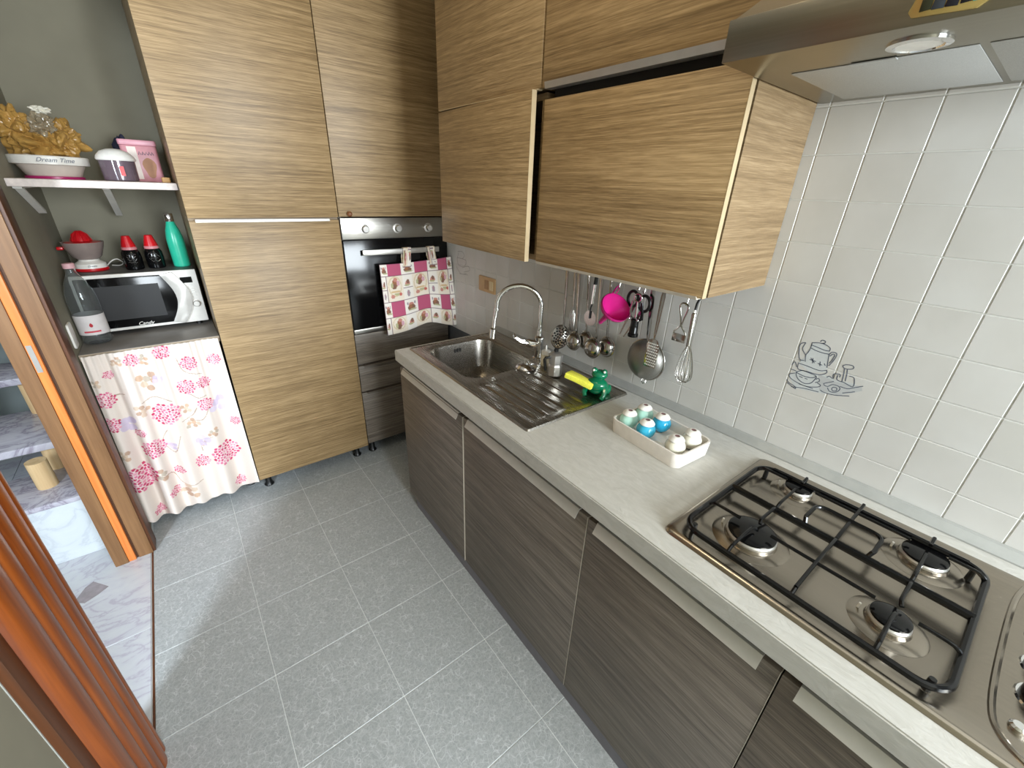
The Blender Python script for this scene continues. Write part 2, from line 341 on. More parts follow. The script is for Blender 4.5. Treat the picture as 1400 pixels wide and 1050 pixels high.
MB().add([(-.0002, y, z) for y, z in ((-1.905,1.12),(-1.92,1.14),(-1.950,1.145),(-1.985,1.15),(-2.01,1.145),(-2.05,1.15),(-2.065,1.14),(-2.03,1.112),(-1.99,1.098),(-1.93,1.09))], [range(10)]).part('tile_print', M['wash'], wr, smooth=False, fix=False)
MB().add([(-.0003, y, z) for y, z in ((-1.985,1.105),(-1.97,1.148),(-2.01,1.14),(-2.065,1.148),(-2.07,1.138),(-2.03,1.108))], [range(6)]).part('tile_print', M['ink_shade'], wr, smooth=False, fix=False)
# other walls
structure('wall_back', MB().box(XL-.12, .16, YB, YB+.12, 0, ZC), M['plaster'])
DY0, DY1, DZ = -1.115, -.165, 2.10       # doorway
wl = structure('wall_left', MB().box(-1.80, XL, DY1, YB, 0, ZC).box(-1.80, XL, YF, DY0-.02, 0, ZC).box(-1.80, XL, DY0-.02, DY1, DZ, ZC), M['plaster'])
wfm = MB().box(-1.8, -1.24, YF-.12, YF, 0, ZC).box(-.04, .16, YF-.12, YF, 0, ZC).box(-1.24, -.04, YF-.12, YF, 0, .95).box(-1.24, -.04, YF-.12, YF, 2.25, ZC)
structure('wall_front', wfm, M['plaster'])
structure('ceiling', MB().box(-3.7, .16, YF-.12, 2.1, ZC, ZC+.1), M['ceil'])
wn = thing('window_1', 'white framed kitchen window behind the viewer', None, (-.64, YF, .95), kind='structure')
for a in ((-1.24, -1.18, .95, 2.25), (-.10, -.04, .95, 2.25), (-.67, -.61, .95, 2.25), (-1.24, -.04, .95, 1.01), (-1.24, -.04, 2.19, 2.25)):
    MB().box(a[0], a[1], YF-.08, YF-.02, a[2], a[3]).part('window_frame', M['white'], wn, bevel=.004)
# ------------------------------------------------------------------ the stairwell beyond the doorway
fl2 = structure('floor_stairwell', MB().box(-3.6, XL-.0, YF, 2.0, -.06, -.004), M['floor_grout'])
mtm = MB().box(-.299, .299, -.299, .299, -.012, 0).mesh('tile', M['marble_floor'], bevel=.0009, seg=1)
for i in range(3):
    for j in range(10):
        o = bpy.data.objects.new('tile', mtm); COL.objects.link(o); o.parent = fl2; o.location = (-1.982-.6*i, -.02-.3-.6*j+1.2, 0)
MB().prism([(-1.925,-.31),(-1.895,-.245),(-1.872,-.225),(-1.82,-.292),(-1.852,-.318),(-1.89,-.338)], -.001, .0006).part('marble_inset', M['marble_dark'], fl2, 'taupe diamond inset', smooth=False)
structure('wall_stair_back', MB().box(-3.6, -1.80, 1.35, 1.45, 0, ZC), M['plaster_grey'])
structure('wall_stair_left', MB().box(-3.7, -3.6, YF, 1.45, 0, ZC), M['ceil'])
structure('wall_stair_front', MB().box(-3.6, -1.80, YF-.1, YF, 0, ZC), M['ceil'])
st = thing('staircase', 'veined marble stairs on round pale posts beyond the doorway', 'staircase', (-1.95, 0, 0))
MB().prism(rrect(-2.11, -1.802, -.02, .27, .05, 5), 0, .285).part('riser', M['marble_riser'], st, 'white marble riser block')
MB().prism(rrect(-2.125, -1.802, -.03, .275, .055, 6), .285, .31).part('tread', M['marble_tread'], st, bevel=.006)
for y0, y1, z in ((.215, .66, .475), (.60, .89, .665), (.80, 1.12, .83), (1.0, 1.34, 1.0)):
    MB().box(-2.9, -1.802, y0, y1, z-.035, z).part('tread', M['marble_tread'], st, bevel=.006)
for x, y, z0, z1 in ((-1.953, .135, .31, .44), (-1.935, .30, .20, .44), (-1.985, .62, .475, .63), (-1.99, .82, .665, .795), (-2.4, .64, .475, .63)):
    MB().lathe([(.034, z0), (.034, z1)], (x, y, 0), 20).part('post', M['post'], st)
# ------------------------------------------------------------------ door frame
dr = thing('door_1', 'brown timber door frame of the doorway', None, (-1.74, DY1, 0), kind='structure')
MB().box(-1.802, -1.757, DY1-.022, DY1+.01, 0, DZ).part('jamb', M['jamb'], dr, bevel=.002)
MB().box(-1.757, -1.731, DY1-.018, DY1+.01, 0, DZ).part('door_stop', M['lit_stop'], dr, 'orange varnished strip', bevel=.003)
MB().box(-1.731, -1.722, DY1-.006, DY1+.01, 0, DZ).part('groove', plain('dark_brown_groove', '#4a2c14', .6), dr)
MB().box(-1.722, -1.672, DY1-.012, DY1+.01, 0, DZ).part('jamb', M['jamb'], dr, bevel=.002)
MB().box(-1.69, -1.662, DY1-.004, -.085, 0, DZ+.08).part('casing', M['dark_timber'], dr, bevel=.003)  # far casing painted darker than the near one to show it unlit
MB().box(-1.753, -1.739, DY1-.0205, DY1-.018, .92, 1.02).part('strike_plate', M['alu'], dr)
# near casing with fluted mouldings
prof = [(-1.105, -1.69), (-1.105, -1.655)]
y = -1.108
for wd, ht in ((.022, .006), (.046, .010), (.050, .011), (.052, .012), (.070, .013)):
    for q in range(9):
        a = PI*q/8; prof.append((y-wd/2+wd/2*math.cos(a), -1.656+ht*math.sin(a)**.8))
    y -= wd+.004
prof += [(y, -1.660), (y-.002, -1.69)]
MB().prism([(x, y_) for y_, x in prof], 0, DZ+.08, 'z').part('casing', M['casing'], dr, 'fluted mahogany brown casing', ang=50)
MB().box(-1.69, -1.664, -1.412, y-.002, 0, DZ+.08).part('back_band', M['dark_timber'], dr, 'dark brown flat band', bevel=.002)
MB().box(-1.69, -1.6785, -1.4145, -1.4121, 0, DZ+.08).part('filler_strip', plain('grey_filler', '#a9a9a2', .7), dr)
MB().box(-1.80, -1.668, DY0-.03, DY0+.008, 0, DZ).part('jamb', M['jamb'], dr)
MB().box(-1.80, -1.66, DY0, DY1, DZ, DZ+.05).part('door_head', M['jamb'], dr)
MB().box(-1.679, -1.673, DY0, DY1, -.003, .0012).part('threshold', M['dark_timber'], dr, 'thin dark brown threshold strip')
# ------------------------------------------------------------------ tall cabinets
def foot(x, y, h, par, r=.019): MB().lathe([(r+.004, 0), (r+.006, .006), (r-.003, .02), (r-.006, h)], (x, y, 0), 16).part('foot', M['black'], par)
pa = thing('pantry_cabinet', 'tall oak laminate pantry cabinet beside the curtained alcove', 'cabinet', (-.9, .3, 0))
MB().box(-1.198, -.601, .0, .60, .09, 2.52).part('carcass', M['oak_side'], pa, smooth=False)
MB().box(-1.1985, -.6025, -.02, -.001, .091, 1.400).part('door', M['oak'], pa, bevel=.001)
MB().box(-1.1985, -.6025, -.02, -.001, 1.412, 2.52).part('door', M['oak'], pa, bevel=.001)
d = [o for o in bpy.data.objects if o.parent == pa and o.name.startswith('door')][0]
MB().prism([(-.001, 1.400), (-.001, 1.4055), (-.034, 1.4065), (-.036, 1.396), (-.034, 1.396), (-.033, 1.4035), (-.02, 1.4025), (-.02, 1.400)], -1.176, -.648, 'x').part('handle', M['alu'], d, 'polished aluminium lip handle')
for x, y in ((-1.155, .055), (-.655, .055), (-1.155, .5), (-.655, .5)): foot(x, y, .091, pa)
ov = thing('oven_column', 'tall oak laminate oven housing with drawers in the corner', 'cabinet', (-.3, .3, 0))
MB().box(-.599, -.004, .0, .60, .10, .80).part('carcass', M['carcass'], ov, smooth=False)
MB().box(-.599, -.004, .0, .60, 1.412, 2.52).part('carcass', M['carcass'], ov, smooth=False)
MB().box(-.599, -.583, .0, .60, .80, 1.412).part('side_panel', M['carcass'], ov, smooth=False)
MB().box(-.020, -.004, .0, .60, .80, 1.412).part('side_panel', M['carcass'], ov, smooth=False)
dd = MB().box(-.5985, -.004, -.02, -.001, 1.414, 2.52).part('door', M['oak'], ov, bevel=.001)
MB().lathe([(.004, 0), (.004, .008), (.011, .012), (.011, .02), (.006, .025)], (0, 0, 0), 16)
k = MB(); k.M = T(-.550, -.02, 1.427) @ RX(90); k.lathe([(.004, 0), (.005, .006), (.0125, .010), (.0125, .016), (.006, .021)], n=16)
M['knobwood'] = plain('brown_wood_knob', '#7a4a26', .4)
k.part('knob', M['knobwood'], dd, 'small brown wooden knob')
for z0, z1, nm in ((.632, .806, 'front_panel'), (.458, .618, 'drawer'), (.102, .448, 'drawer')):
    q = MB().box(-.5985, -.012, -.02, -.001, z0, z1).part(nm, M['ash'], ov, bevel=.001)
    if nm == 'drawer': MB().prism([(-.001, z1), (-.001, z1+.004), (-.032, z1+.004), (-.034, z1-.006), (-.031, z1-.006), (-.03, z1+.001), (-.02, z1)], -.57, -.04, 'x').part('handle', M['carcass'], q)
for x, y in ((-.555, .055), (-.06, .055), (-.555, .5), (-.06, .5)): foot(x, y, .101, ov)
# oven
o_ = thing('built_in_oven', 'black glass built-in oven with steel control panel and three knobs', 'oven', (-.3, .25, .808))
MB().box(-.58, -.022, .0, .52, .815, 1.40).part('housing', M['dark'], o_, smooth=False)
MB().box(-.5965, -.004, -.022, -.0005, 1.306, 1.408).part('control_panel', M['steel_oven'], o_, bevel=.002)
od = MB().box(-.5965, -.004, -.024, -.0005, .838, 1.302).part('oven_door', M['black_gloss'], o_, 'black glass door', bevel=.002)
MB().box(-.515, -.075, -.058, -.046, 1.228, 1.256).part('handle', M['alu'], od, 'flat silver bar handle', bevel=.003)
for x in (-.49, -.10): MB().box(x-.01, x+.01, -.05, -.022, 1.235, 1.25).part('handle_post', M['alu'], od)
MB().box(-.5965, -.004, -.022, -.0005, .810, .834).part('trim', M['steel_oven'], o_, bevel=.001)
for x in (-.481, -.303, -.121):
    k = MB(); k.M = T(x, -.022, 1.355) @ RX(90); k.lathe([(.024, 0), (.024, .003), (.017, .004), (.0165, .022), (.0145, .025)], n=24)
    kn = k.part('knob', M['alu'], o_, 'round silver knob')
# ------------------------------------------------------------------ upper cabinets on the right wall
XU = -.33
def upper(name, label, y0, y1, z0, z1, door_ang=0, side=None):
    t_ = thing(name, label, 'cabinet', (XU/2, (y0+y1)/2, z0), group='oak wall cabinets')
    tk = .018
    c = MB().box(XU+.024, -.001, y0-tk, y0, z0, z1).box(XU+.024, -.001, y1, y1+tk, z0, z1).box(XU+.0245, -.0015, y0-tk, y1+tk, z1-tk, z1-.0005).box(XU+.0245, -.0015, y0-tk, y1+tk, z0+.0005, z0+tk).box(-.01, -.0015, y0-tk, y1+tk, z0+tk, z1-tk)
    c.part('carcass', side or M['oak_side'], t_, smooth=False)
    a = math.radians(door_ang); g = .0015
    q = MB(); q.M = T(XU+.016, y0-g, 0) @ Matrix.Rotation(-a, 4, 'Z')
    q.box(-.016, 0, -(y0-y1-2*g), 0, z0, z1)
    dob = q.part('door', M['oak'], t_, bevel=.0008)
    return t_, dob, q.M, y0-y1-2*g
uA, dA, MA, wA = upper('wall_cabinet', 'short oak wall cabinet with its door slightly ajar above the sink', -.555, -1.163, 1.347, 1.825, 3.0)
uB, dB, MB_, wB = upper('wall_cabinet', 'wide oak wall cabinet above the hanging utensils', -1.179, -1.776, 1.347, 1.802)
uC, dC, MC, wC = upper('wall_cabinet', 'upper oak wall cabinet over the ajar door', -.555, -1.160, 1.832, 2.52)
uD, dD, MD, wD = upper('wall_cabinet', 'upper oak wall cabinet beside the extractor hood', -1.165, -1.776, 1.832, 2.52)
# edge banding and handle lips on doors
q = MB(); q.M = MA; q.box(-.0163, .0003, -wA-.0008, -wA+.0003, 1.347, 1.825); q.part('edge_band', M['edge'], dA, 'pale door edge')
q = MB(); q.M = MB_; q.box(-.0163, .0003, -wB-.0008, -wB+.0003, 1.347, 1.802); q.part('edge_band', M['edge'], dB, 'pale door edge')
q = MB(); q.M = MB_; q.prism([(.0, 1.3472), (-.02, 1.3472), (-.024, 1.352), (-.026, 1.352), (-.022, 1.3435), (0, 1.3435)], -wB+.01, -.01, 'y'); q.v = [tuple(p) for p in q.v]; q.part('handle', M['edge_grey'], dB, 'pale lip handle along the lower edge')
q = MB(); q.M = MD; q.prism([(.0, 1.832), (-.02, 1.832), (-.024, 1.842), (-.027, 1.842), (-.024, 1.826), (0, 1.826)], -wD+.01, -.02, 'y'); q.part('handle', M['alu'], dD, 'silver lip handle along the lower edge')
q = MB(); q.M = MC; q.prism([(.0, 1.832), (-.019, 1.832), (-.021, 1.829), (0, 1.829)], -wC+.01, -.01, 'y'); q.part('handle', M['edge'], dC)
MB().box(XU+.03, XU+.06, -1.776, -1.19, 1.807, 1.8315).part('recess_strip', M['dark'], uD)
# ------------------------------------------------------------------ extractor hood
hd = thing('extractor_hood', 'stainless steel extractor hood above the gas hob', 'hood', (-.23, -2.08, 1.77))
HY0, HY1 = -1.782, -2.382
hb = MB().box(-.465, -.001, HY1, HY0, 1.771, 1.829)
hb.part('canopy', M['steel_hood'], hd, bevel=.0015)
MB().loft([[(-.46, HY1+.005, 1.829), (-.002, HY1+.005, 1.829), (-.002, HY0-.005, 1.829), (-.46, HY0-.005, 1.829)], [(-.27, -2.20, 2.02), (-.002, -2.20, 2.02), (-.002, -1.96, 2.02), (-.27, -1.96, 2.02)]]).part('hood_slope', M['steel_hood'], hd, smooth=False)
MB().box(-.26, -.002, -2.19, -1.97, 2.02, ZC-.002).part('chimney', M['steel_hood'], hd, smooth=False)
for y0, y1 in ((-1.84, -2.082), (-2.092, -2.334)):
    f_ = MB().box(-.325, -.035, y1, y0, 1.7695, 1.7708).part('filter', M['filter'], hd, 'grey mesh grease filter', bevel=.001)
    MB().box(-.331, -.318, (y0+y1)/2-.03, (y0+y1)/2+.03, 1.7683, 1.7697).part('latch', M['filter'], f_)
for y in (-2.028, -2.21):
    l_ = MB().lathe([(.037, 1.7708), (.037, 1.767), (.029, 1.7655), (.027, 1.768)], (-.385, y, 0), 32).part('lamp_ring', M['chrome'], hd)
    MB().lathe([(.026, 1.7668), (.0255, 1.7672)], (-.385, y, 0), 32).part('lamp_lens', M['white'], l_)
# magnet plaque on the hood front
mg = thing('magnet_plaque', 'gold rimmed mosaic magnet stuck on the hood front', 'magnet', (-.466, -2.065, 1.777))
pl = [(-2.026, 1.785), (-2.031, 1.779), (-2.092, 1.776), (-2.104, 1.785), (-2.108, 1.80), (-2.100, 1.845), (-2.05, 1.855), (-2.028, 1.83), (-2.033, 1.81)]
MB().prism(pl, -.470, -.4651, 'x').part('rim', plain('gold_rim', '#d9c07a', .25, .7), mg, bevel=.0008)
cols = ['#20222c', '#5a5a72', '#2d2f20', '#b99a24', '#26311f', '#8d8aa0', '#c7a82a', '#39404a', '#5fa7a0', '#1a1c24', '#6c6a84', '#2b2a30']
mm_ = [plain('mosaic_%d' % i, c, .15) for i, c in enumerate(cols)]
random.seed(8)
for i in range(6):
    for j in range(5):
        y = -2.037-i*.0125; z = 1.783+j*.0135
        if y < -2.098 or z > 1.84: continue
        MB().prism([(y+random.uniform(-.001, .001), z), (y-.0115, z+random.uniform(-.001, .001)), (y-.0112, z+.0122), (y-.0004, z+.0125)], -.4716, -.4695, 'x').part('mosaic_piece', random.choice(mm_), mg, bevel=.0006)
# ------------------------------------------------------------------ base cabinets (frame K: x to the wall, -y along the counter)
ZT = .880; ZTB = .828
seam = [0.0, -.572, -1.207, -1.683, -2.3]
labels = ['grey oak base cabinet under the sink bowl', 'grey oak base cabinet under the sink drainer', 'wide grey oak base cabinet under the egg tray and hob', 'grey oak base cabinet nearest the viewer under the hob']
labels[2] = 'grey oak base cabinet below the hob\'s near burner'; labels[1] = 'grey oak base cabinet between sink bowl and hob'; labels[2] = 'grey oak base cabinet with the brightest lit lip handle, below the hob'; labels[3] = 'grey oak base cabinet at the lower right corner under the hob'
for i in range(4):
    y0, y1 = seam[i], seam[i+1]; x0 = .022
    b = thing('base_cabinet', labels[i], 'cabinet', (.3, (y0+y1)/2, 0), KF, group='base cabinets along the counter')
    MB().box(x0+.02, .545, y0-.019, y0-.001, .06, ZTB-.002).part('side_panel', M['carcass'], b, smooth=False); MB().box(x0+.02, .545, y1+.001, y1+.019, .06, ZTB-.002).part('side_panel', M['carcass'], b, smooth=False); MB().box(x0+.02, .545, y1+.0195, y0-.0195, .06, .078).part('bottom_panel', M['carcass'], b, smooth=False); MB().box(x0+.022, x0+.04, y1+.0195, y0-.0195, .74, ZTB-.002).part('front_rail', M['dark'], b, smooth=False)
    dz = [0, 0, 0, 0][i]
    dx = -.003 if i == 0 else 0
    d_ = MB().box(x0+dx, x0+dx+.019, y1+.0016, y0-.0016, .058, .792).part('door', M['ash'], b, bevel=.0008)
    MB().box(x0+dx-.0006, x0+dx+.0195, y1+.0010, y1+.0019, .058, .792).part('edge_band', M['edge_grey'], d_, 'pale door edge')
    h0, h1 = y0-.03, y1+.034
    MB().prism([(x0+.018, .792), (x0+.018, .796), (x0+.001, .797), (x0-.014, .770), (x0-.012, .769), (x0+.0, .791)], h1, h0, 'y').part('handle', M['alu_lip'], d_, 'champagne lip handle')
    for yy in ((y0-.06) if i == 0 else y0-.07, y1+.07):
        MB().lathe([(.022, 0), (.022, .006), (.014, .02), (.012, .06)], (.07, yy, 0), 14).part('foot', M['alu'] if i == 0 else M['black'], b)
M['plinth'] = plain('grey_plinth', '#77757c', .6)
MB().box(.024, .038, -2.3, -.07, .0, .057).single('plinth', M['plinth'], 'grey plinth strip along the floor under the base cabinets', 'plinth', (.03, -1.2, 0), KF, smooth=False)
# worktop with cut-outs, reaching the wall
def Kinv(x, y):
    c, n = math.cos(KA), math.sin(KA); dx, dy = x-K0[0], y-K0[1]; return (c*dx+n*dy, -n*dx+c*dy)
SX0, SX1, SY0, SY1 = .060, .552, -.024, -.897     # sink
HX0, HX1, HHY0, HHY1 = .056, .540, -1.388, -1.985  # hob
E0 = Kinv(-.001, -.53)[0]; E1 = Kinv(-.001, -2.83)[0]
def bx(y): return E0+(E1-E0)*(y/-2.3)
wt = thing('worktop', 'pale slate-look laminate worktop along the tiled wall', 'worktop', (.3, -1.15, ZTB), KF)
xs = [0, .075, .537]; ys = [0, -.039, -.882, -1.403, -1.97, -2.3]
bm = bmesh.new()
def V(x, y, z): return (x, y, z)
vv = {}
for j, y in enumerate(ys):
    for i in range(4):
        x = xs[i] if i < 3 else bx(y)
        for kz, z in ((0, ZTB), (1, ZT)): vv[i, j, kz] = bm.verts.new(V(x, y, z))
for j in range(5):
    for i in range(3):
        if i == 1 and j in (1, 3): continue
        for kz in (0, 1):
            f = [vv[i, j, kz], vv[i+1, j, kz], vv[i+1, j+1, kz], vv[i, j+1, kz]]
            bm.faces.new(f)
        for (a, b_), (ni, nj) in ((((i, j), (i+1, j)), (i, j-1)), (((i+1, j), (i+1, j+1)), (i+1, j)), (((i+1, j+1), (i, j+1)), (i, j+1)), (((i, j+1), (i, j)), (i-1, j))):
            solid = 0 <= ni < 3 and 0 <= nj < 5 and not (ni == 1 and nj in (1, 3))
            if not solid: bm.faces.new([vv[a[0], a[1], 0], vv[b_[0], b_[1], 0], vv[b_[0], b_[1], 1], vv[a[0], a[1], 1]])
bmesh.ops.recalc_face_normals(bm, faces=bm.faces)
me = bpy.data.meshes.new('slab'); bmesh.ops.translate(bm, verts=bm.verts, vec=-off[wt.name])
bmesh.ops.bevel(bm, geom=[e for e in bm.edges if len(e.link_faces) == 2 and e.calc_face_angle(0) > .6], offset=.003, segments=2, affect='EDGES', clamp_overlap=True)
bm.to_mesh(me); bm.free(); me.materials.append(M['worktop'])
me.polygons.foreach_set('use_smooth', [True]*len(me.polygons)); me.set_sharp_from_angle(angle=math.radians(30))
slab = bpy.data.objects.new('slab', me); COL.objects.link(slab); slab.parent = wt; off[slab.name] = off[wt.name]
us = MB().prism([(-.0005, .8808), (-.030, .8808), (-.030, .884), (-.024, .888), (-.010, .899), (-.0005, .901)], -2.83, -.53, 'y')
us.single('upstand_strip', plain('grey_upstand', '#a9aaa6', .35, .2), 'grey sealing strip where the worktop meets the tiles', 'trim', (-.015, -1.68, .8805), ang=20)
# ------------------------------------------------------------------ sink
sk = thing('sink', 'stainless steel sink with one bowl and a ribbed drainer', 'sink', (.3, -.46, ZT), KF)
BX0, BX1, BY0, BY1 = .115, .455, -.075, -.475
# deck as a ring: outer rectangle to bowl outline
n_ = 8
bo = rrect(BX0, BX1, BY1, BY0, .075, n_); 
def ringxy(pts, z): return [(p[0], p[1], z) for p in pts]
def towards(pts, x0, x1, y0, y1):
    out = []; cx, cy = (x0+x1)/2, (y0+y1)/2
    for p in pts:
        out.append((min(max(p[0], x0), x1), min(max(p[1], y0), y1)))
    return out
def deckpt(p):   # project bowl outline outward to the bowl half of the deck
    x0, x1, y0, y1 = SX0+.012, SX1-.012, -.50, SY0-.012
    cx, cy = (BX0+BX1)/2, (BY0+BY1)/2; dx, dy = p[0]-cx, p[1]-cy
    s = min(((x1-cx)/dx if dx > 1e-9 else (x0-cx)/dx if dx < -1e-9 else 1e9), ((y1-cy)/dy if dy > 1e-9 else (y0-cy)/dy if dy < -1e-9 else 1e9))
    return (cx+dx*s, cy+dy*s)
zd = ZT+.0035
def scaled(pts, k, cx=(BX0+BX1)/2, cy=(BY0+BY1)/2): return [(cx+(p[0]-cx)*k, cy+(p[1]-cy)*k) for p in pts]
def inset(d, r): return rrect(BX0+d, BX1-d, BY1+d, BY0-d, r, n_)
dpts = [deckpt(p) for p in bo]
for cxy in ((SX0+.012, -.50), (SX1-.012, -.50), (SX0+.012, SY0-.012), (SX1-.012, SY0-.012)):
    i_ = min(range(len(dpts)), key=lambda i: (dpts[i][0]-cxy[0])**2+(dpts[i][1]-cxy[1])**2); dpts[i_] = cxy
rings = [ringxy(dpts, zd), ringxy(rrect(BX0-.006, BX1+.006, BY1-.006, BY0+.006, .08, n_), zd-.0005), ringxy(bo, zd-.004), ringxy(inset(.004, .073), zd-.02), ringxy(inset(.012, .068), zd-.10), ringxy(inset(.022, .062), zd-.135), ringxy(inset(.05, .05), zd-.152), ringxy(inset(.10, .03), zd-.156)]
dk = MB().loft(rings, cap0=False, cap1=True)
# corners of the bowl half
x0, x1, y0, y1 = SX0+.012, SX1-.012, -.50, SY0-.012
# drainer half with ribs (grid)
def drain(u, v):
    x = x0+(x1-x0)*u; y = -.50+(SY1+.012+.50)*v; z = zd
    ex = min((x-.10), (.47-x)); ey = min((-.525-y), (y+.865))
    if ex > 0 and ey > 0:
        k_ = min(1, ex/.02)*min(1, ey/.02); z -= .004*k_
        ph = (x-.10)/.043
        z += .0035*k_*max(0, math.cos(2*PI*ph))**3*min(1, max(0, ey-.015)/.02)
    return (x, y, z)
dk.grid(drain, 150, 36)
# raised rim around the deck
for (a, b_, c, d_) in ((SX0, SX1, SY0-.012, SY0), (SX0, SX1, SY1, SY1+.012), (SX0, SX0+.012, SY1, SY0), (SX1-.012, SX1, SY1, SY0)):
    pass
rim0 = rrect(SX0, SX1, SY1, SY0, .012, 4); rim1 = rrect(SX0+.004, SX1-.004, SY1+.004, SY0-.004, .010, 4); rim2 = rrect(SX0+.0125, SX1-.0125, SY1+.0125, SY0-.0125, .004, 4)
dk.loft([ringxy(rim0, ZT+.0002), ringxy(rim1, ZT+.0062), ringxy(rim2, zd-.0006)], False, False)
# the deck corners are filled with a sheet just under the ring
dk.part('deck', M['steel'], sk, fix=False, ang=40)
MB().lathe([(.046, 0), (.046, .003), (.036, .004), (.034, .001), (.012, .001)], (.285, -.275, zd-.156), 28).part('drain', M['chrome'], sk, 'chrome drain')
ovf = MB()
for k_ in range(3): ovf.M = T(.27+.014*k_, BY0-.0095, zd-.035) @ RX(8); ovf.box(-.0045, .0045, -.001, .001, -.009, .009)
ovf.part('overflow', M['dark'], sk, 'dark overflow slots')
# ------------------------------------------------------------------ tap
tp = thing('kitchen_tap', 'chrome gooseneck kitchen tap arching over the sink bowl', 'tap', (-.100, -.975, zd))
bxp, byp = -.100, -.975; dirv = Vector((-.150, .115, 0)); Lh = dirv.length; dh = dirv.normalized()
MB().lathe([(.026, 0), (.026, .006), (.021, .010), (.020, .07), (.022, .075), (.022, .10), (.014, .108), (.011, .13)], (bxp, byp, zd), 24).part('tap_body', M['chrome'], tp)
pts = [(bxp, byp, zd+.10+.14*i/5) for i in range(6)]; rr_ = Lh/2; cz = zd+.235
for i in range(1, 15):
    a = PI*i/15; pts.append((bxp+dh.x*rr_*(1-math.cos(a)), byp+dh.y*rr_*(1-math.cos(a)), cz+.085*math.sin(a)))
ex_, ey_ = bxp+dh.x*Lh, byp+dh.y*Lh
pts += [(ex_, ey_, cz-.01), (ex_+dh.x*.006, ey_+dh.y*.006, cz-.05)]
MB().tube(pts, .0105, 14).part('spout', M['chrome'], tp)
MB().tube([(ex_+dh.x*.006, ey_+dh.y*.006, cz-.045), (ex_+dh.x*.012, ey_+dh.y*.012, cz-.10), (ex_+dh.x*.013, ey_+dh.y*.013, cz-.105), (ex_+dh.x*.017, ey_+dh.y*.017, cz-.145)], [.0085, .0085, .017, .016], 16).part('spray_head', M['chrome'], tp)
MB().tube([(pts[-2][0], pts[-2][1], cz-.012), (pts[-2][0], pts[-2][1], cz-.022)], .0125, 16).part('collar', M['chrome'], tp)
lv = MB(); lv.M = T(bxp, byp, zd+.070) @ RZ(150)
lv.tube([(0, 0, 0), (.040, 0, .003), (.052, 0, .005), (.058, 0, .006)], [.020, .020, .018, .012], 16)
lv.part('lever_joint', M['chrome'], tp)
lv = MB(); lv.M = T(bxp, byp, zd+.070) @ RZ(150)
lv.tube([(.050, -.012, .006), (.085, -.015, .012), (.108, -.013, .030), (.112, 0, .040), (.108, .013, .030), (.085, .015, .012), (.050, .012, .006)], .0065, 10); lv.part('lever', M['chrome'], tp, 'open loop chrome lever')
# ------------------------------------------------------------------ hob
hb_ = thing('gas_hob', 'stainless steel gas hob with four burners', 'hob', (.3, -1.69, ZT), KF)
zh = ZT+.004
r0 = rrect(HX0, HX1, HHY1, HHY0, .02, 6); r1 = rrect(HX0+.010, HX1-.010, HHY1+.010, HHY0-.010, .02, 6); r2 = rrect(HX0+.018, HX1-.018, HHY1+.018, HHY0-.018, .02, 6)
r3 = rrect(HX0+.030, HX1-.045, -1.885, HHY0-.035, .045, 6); r4 = rrect(HX0+.042, HX1-.057, -1.873, HHY0-.047, .04, 6)
MB().loft([ringxy(r0, ZT+.0003), ringxy(rrect(HX0+.003, HX1-.003, HHY1+.003, HHY0-.003, .02, 6), ZT+.007), ringxy(r1, ZT+.010), ringxy(r2, ZT+.0085), ringxy(r3, ZT+.0085), ringxy(r4, ZT+.002)], False, True).part('tray', M['steel_hob'], hb_, ang=50)
MB().tube(smoothline([(HX0+.02, -1.955, ZT+.0065), (.10, -1.915, ZT+.0075), (.15, -1.898, ZT+.008), (.30, -1.894, ZT+.008), (.44, -1.896, ZT+.008), (.51, -1.905, ZT+.006)], 5), .005, 8).part('ridge', M['steel_hob'], hb_)
BR = [(.192, -1.52, .047), (.4525, -1.515, .029), (.432, -1.765, .037), (.189, -1.764, .029)]
zb_ = ZT+.002
for bx_, by_, br in BR:
    g = MB().lathe([(br+.03, .0002), (br+.022, .003), (br+.006, .004), (br+.004, .010)], (bx_, by_, zb_), 32).part('burner_cup', M['steel_hob'], hb_)
    b2 = MB().lathe([(br+.002, .006), (br+.003, .014), (br, .018)], (bx_, by_, zb_), 32).part('burner_ring', M['alu'], g)
    MB().lathe([(br+.001, .018), (br+.001, .022), (br-.004, .0245), (.001, .025)], (bx_, by_, zb_), 32).part('burner_cap', M['black_gloss'], g, 'black enamel cap')
    MB().tube([(bx_-.006, by_+br+.014, zb_+.004), (bx_-.006, by_+br+.013, zb_+.016)], .0022, 8).part('igniter', M['white'], g)
zg = ZT+.040
gr = thing('pan_support', 'black enamelled pan support grid over the hob burners', 'pan support', (.27, -1.64, ZT+.004), KF)
GX0, GX1, GY0, GY1 = .080, .466, -1.418, -1.853
MB().tube([(p[0], p[1], zg-.012) for p in rrect(GX0, GX1, GY1, GY0, .04, 6)], .0062, 8, True).part('frame', M['black_gloss'], gr)
MB().tube([(.302, GY0, zg-.012), (.302, GY1, zg-.012)], .0085, 8).part('centre_bar', M['black_gloss'], gr)
MB().tube([(GX1-.004, GY0-.03, zg-.010), (GX1-.004, GY1+.03, zg-.010)], .0075, 8).part('back_bar', M['black_gloss'], gr)
def bar(pts, r=.0036): MB().tube(smoothline([tuple(p) for p in pts], 3) if len(pts) > 2 else pts, r, 8).part('finger', M['black_gloss'], gr)
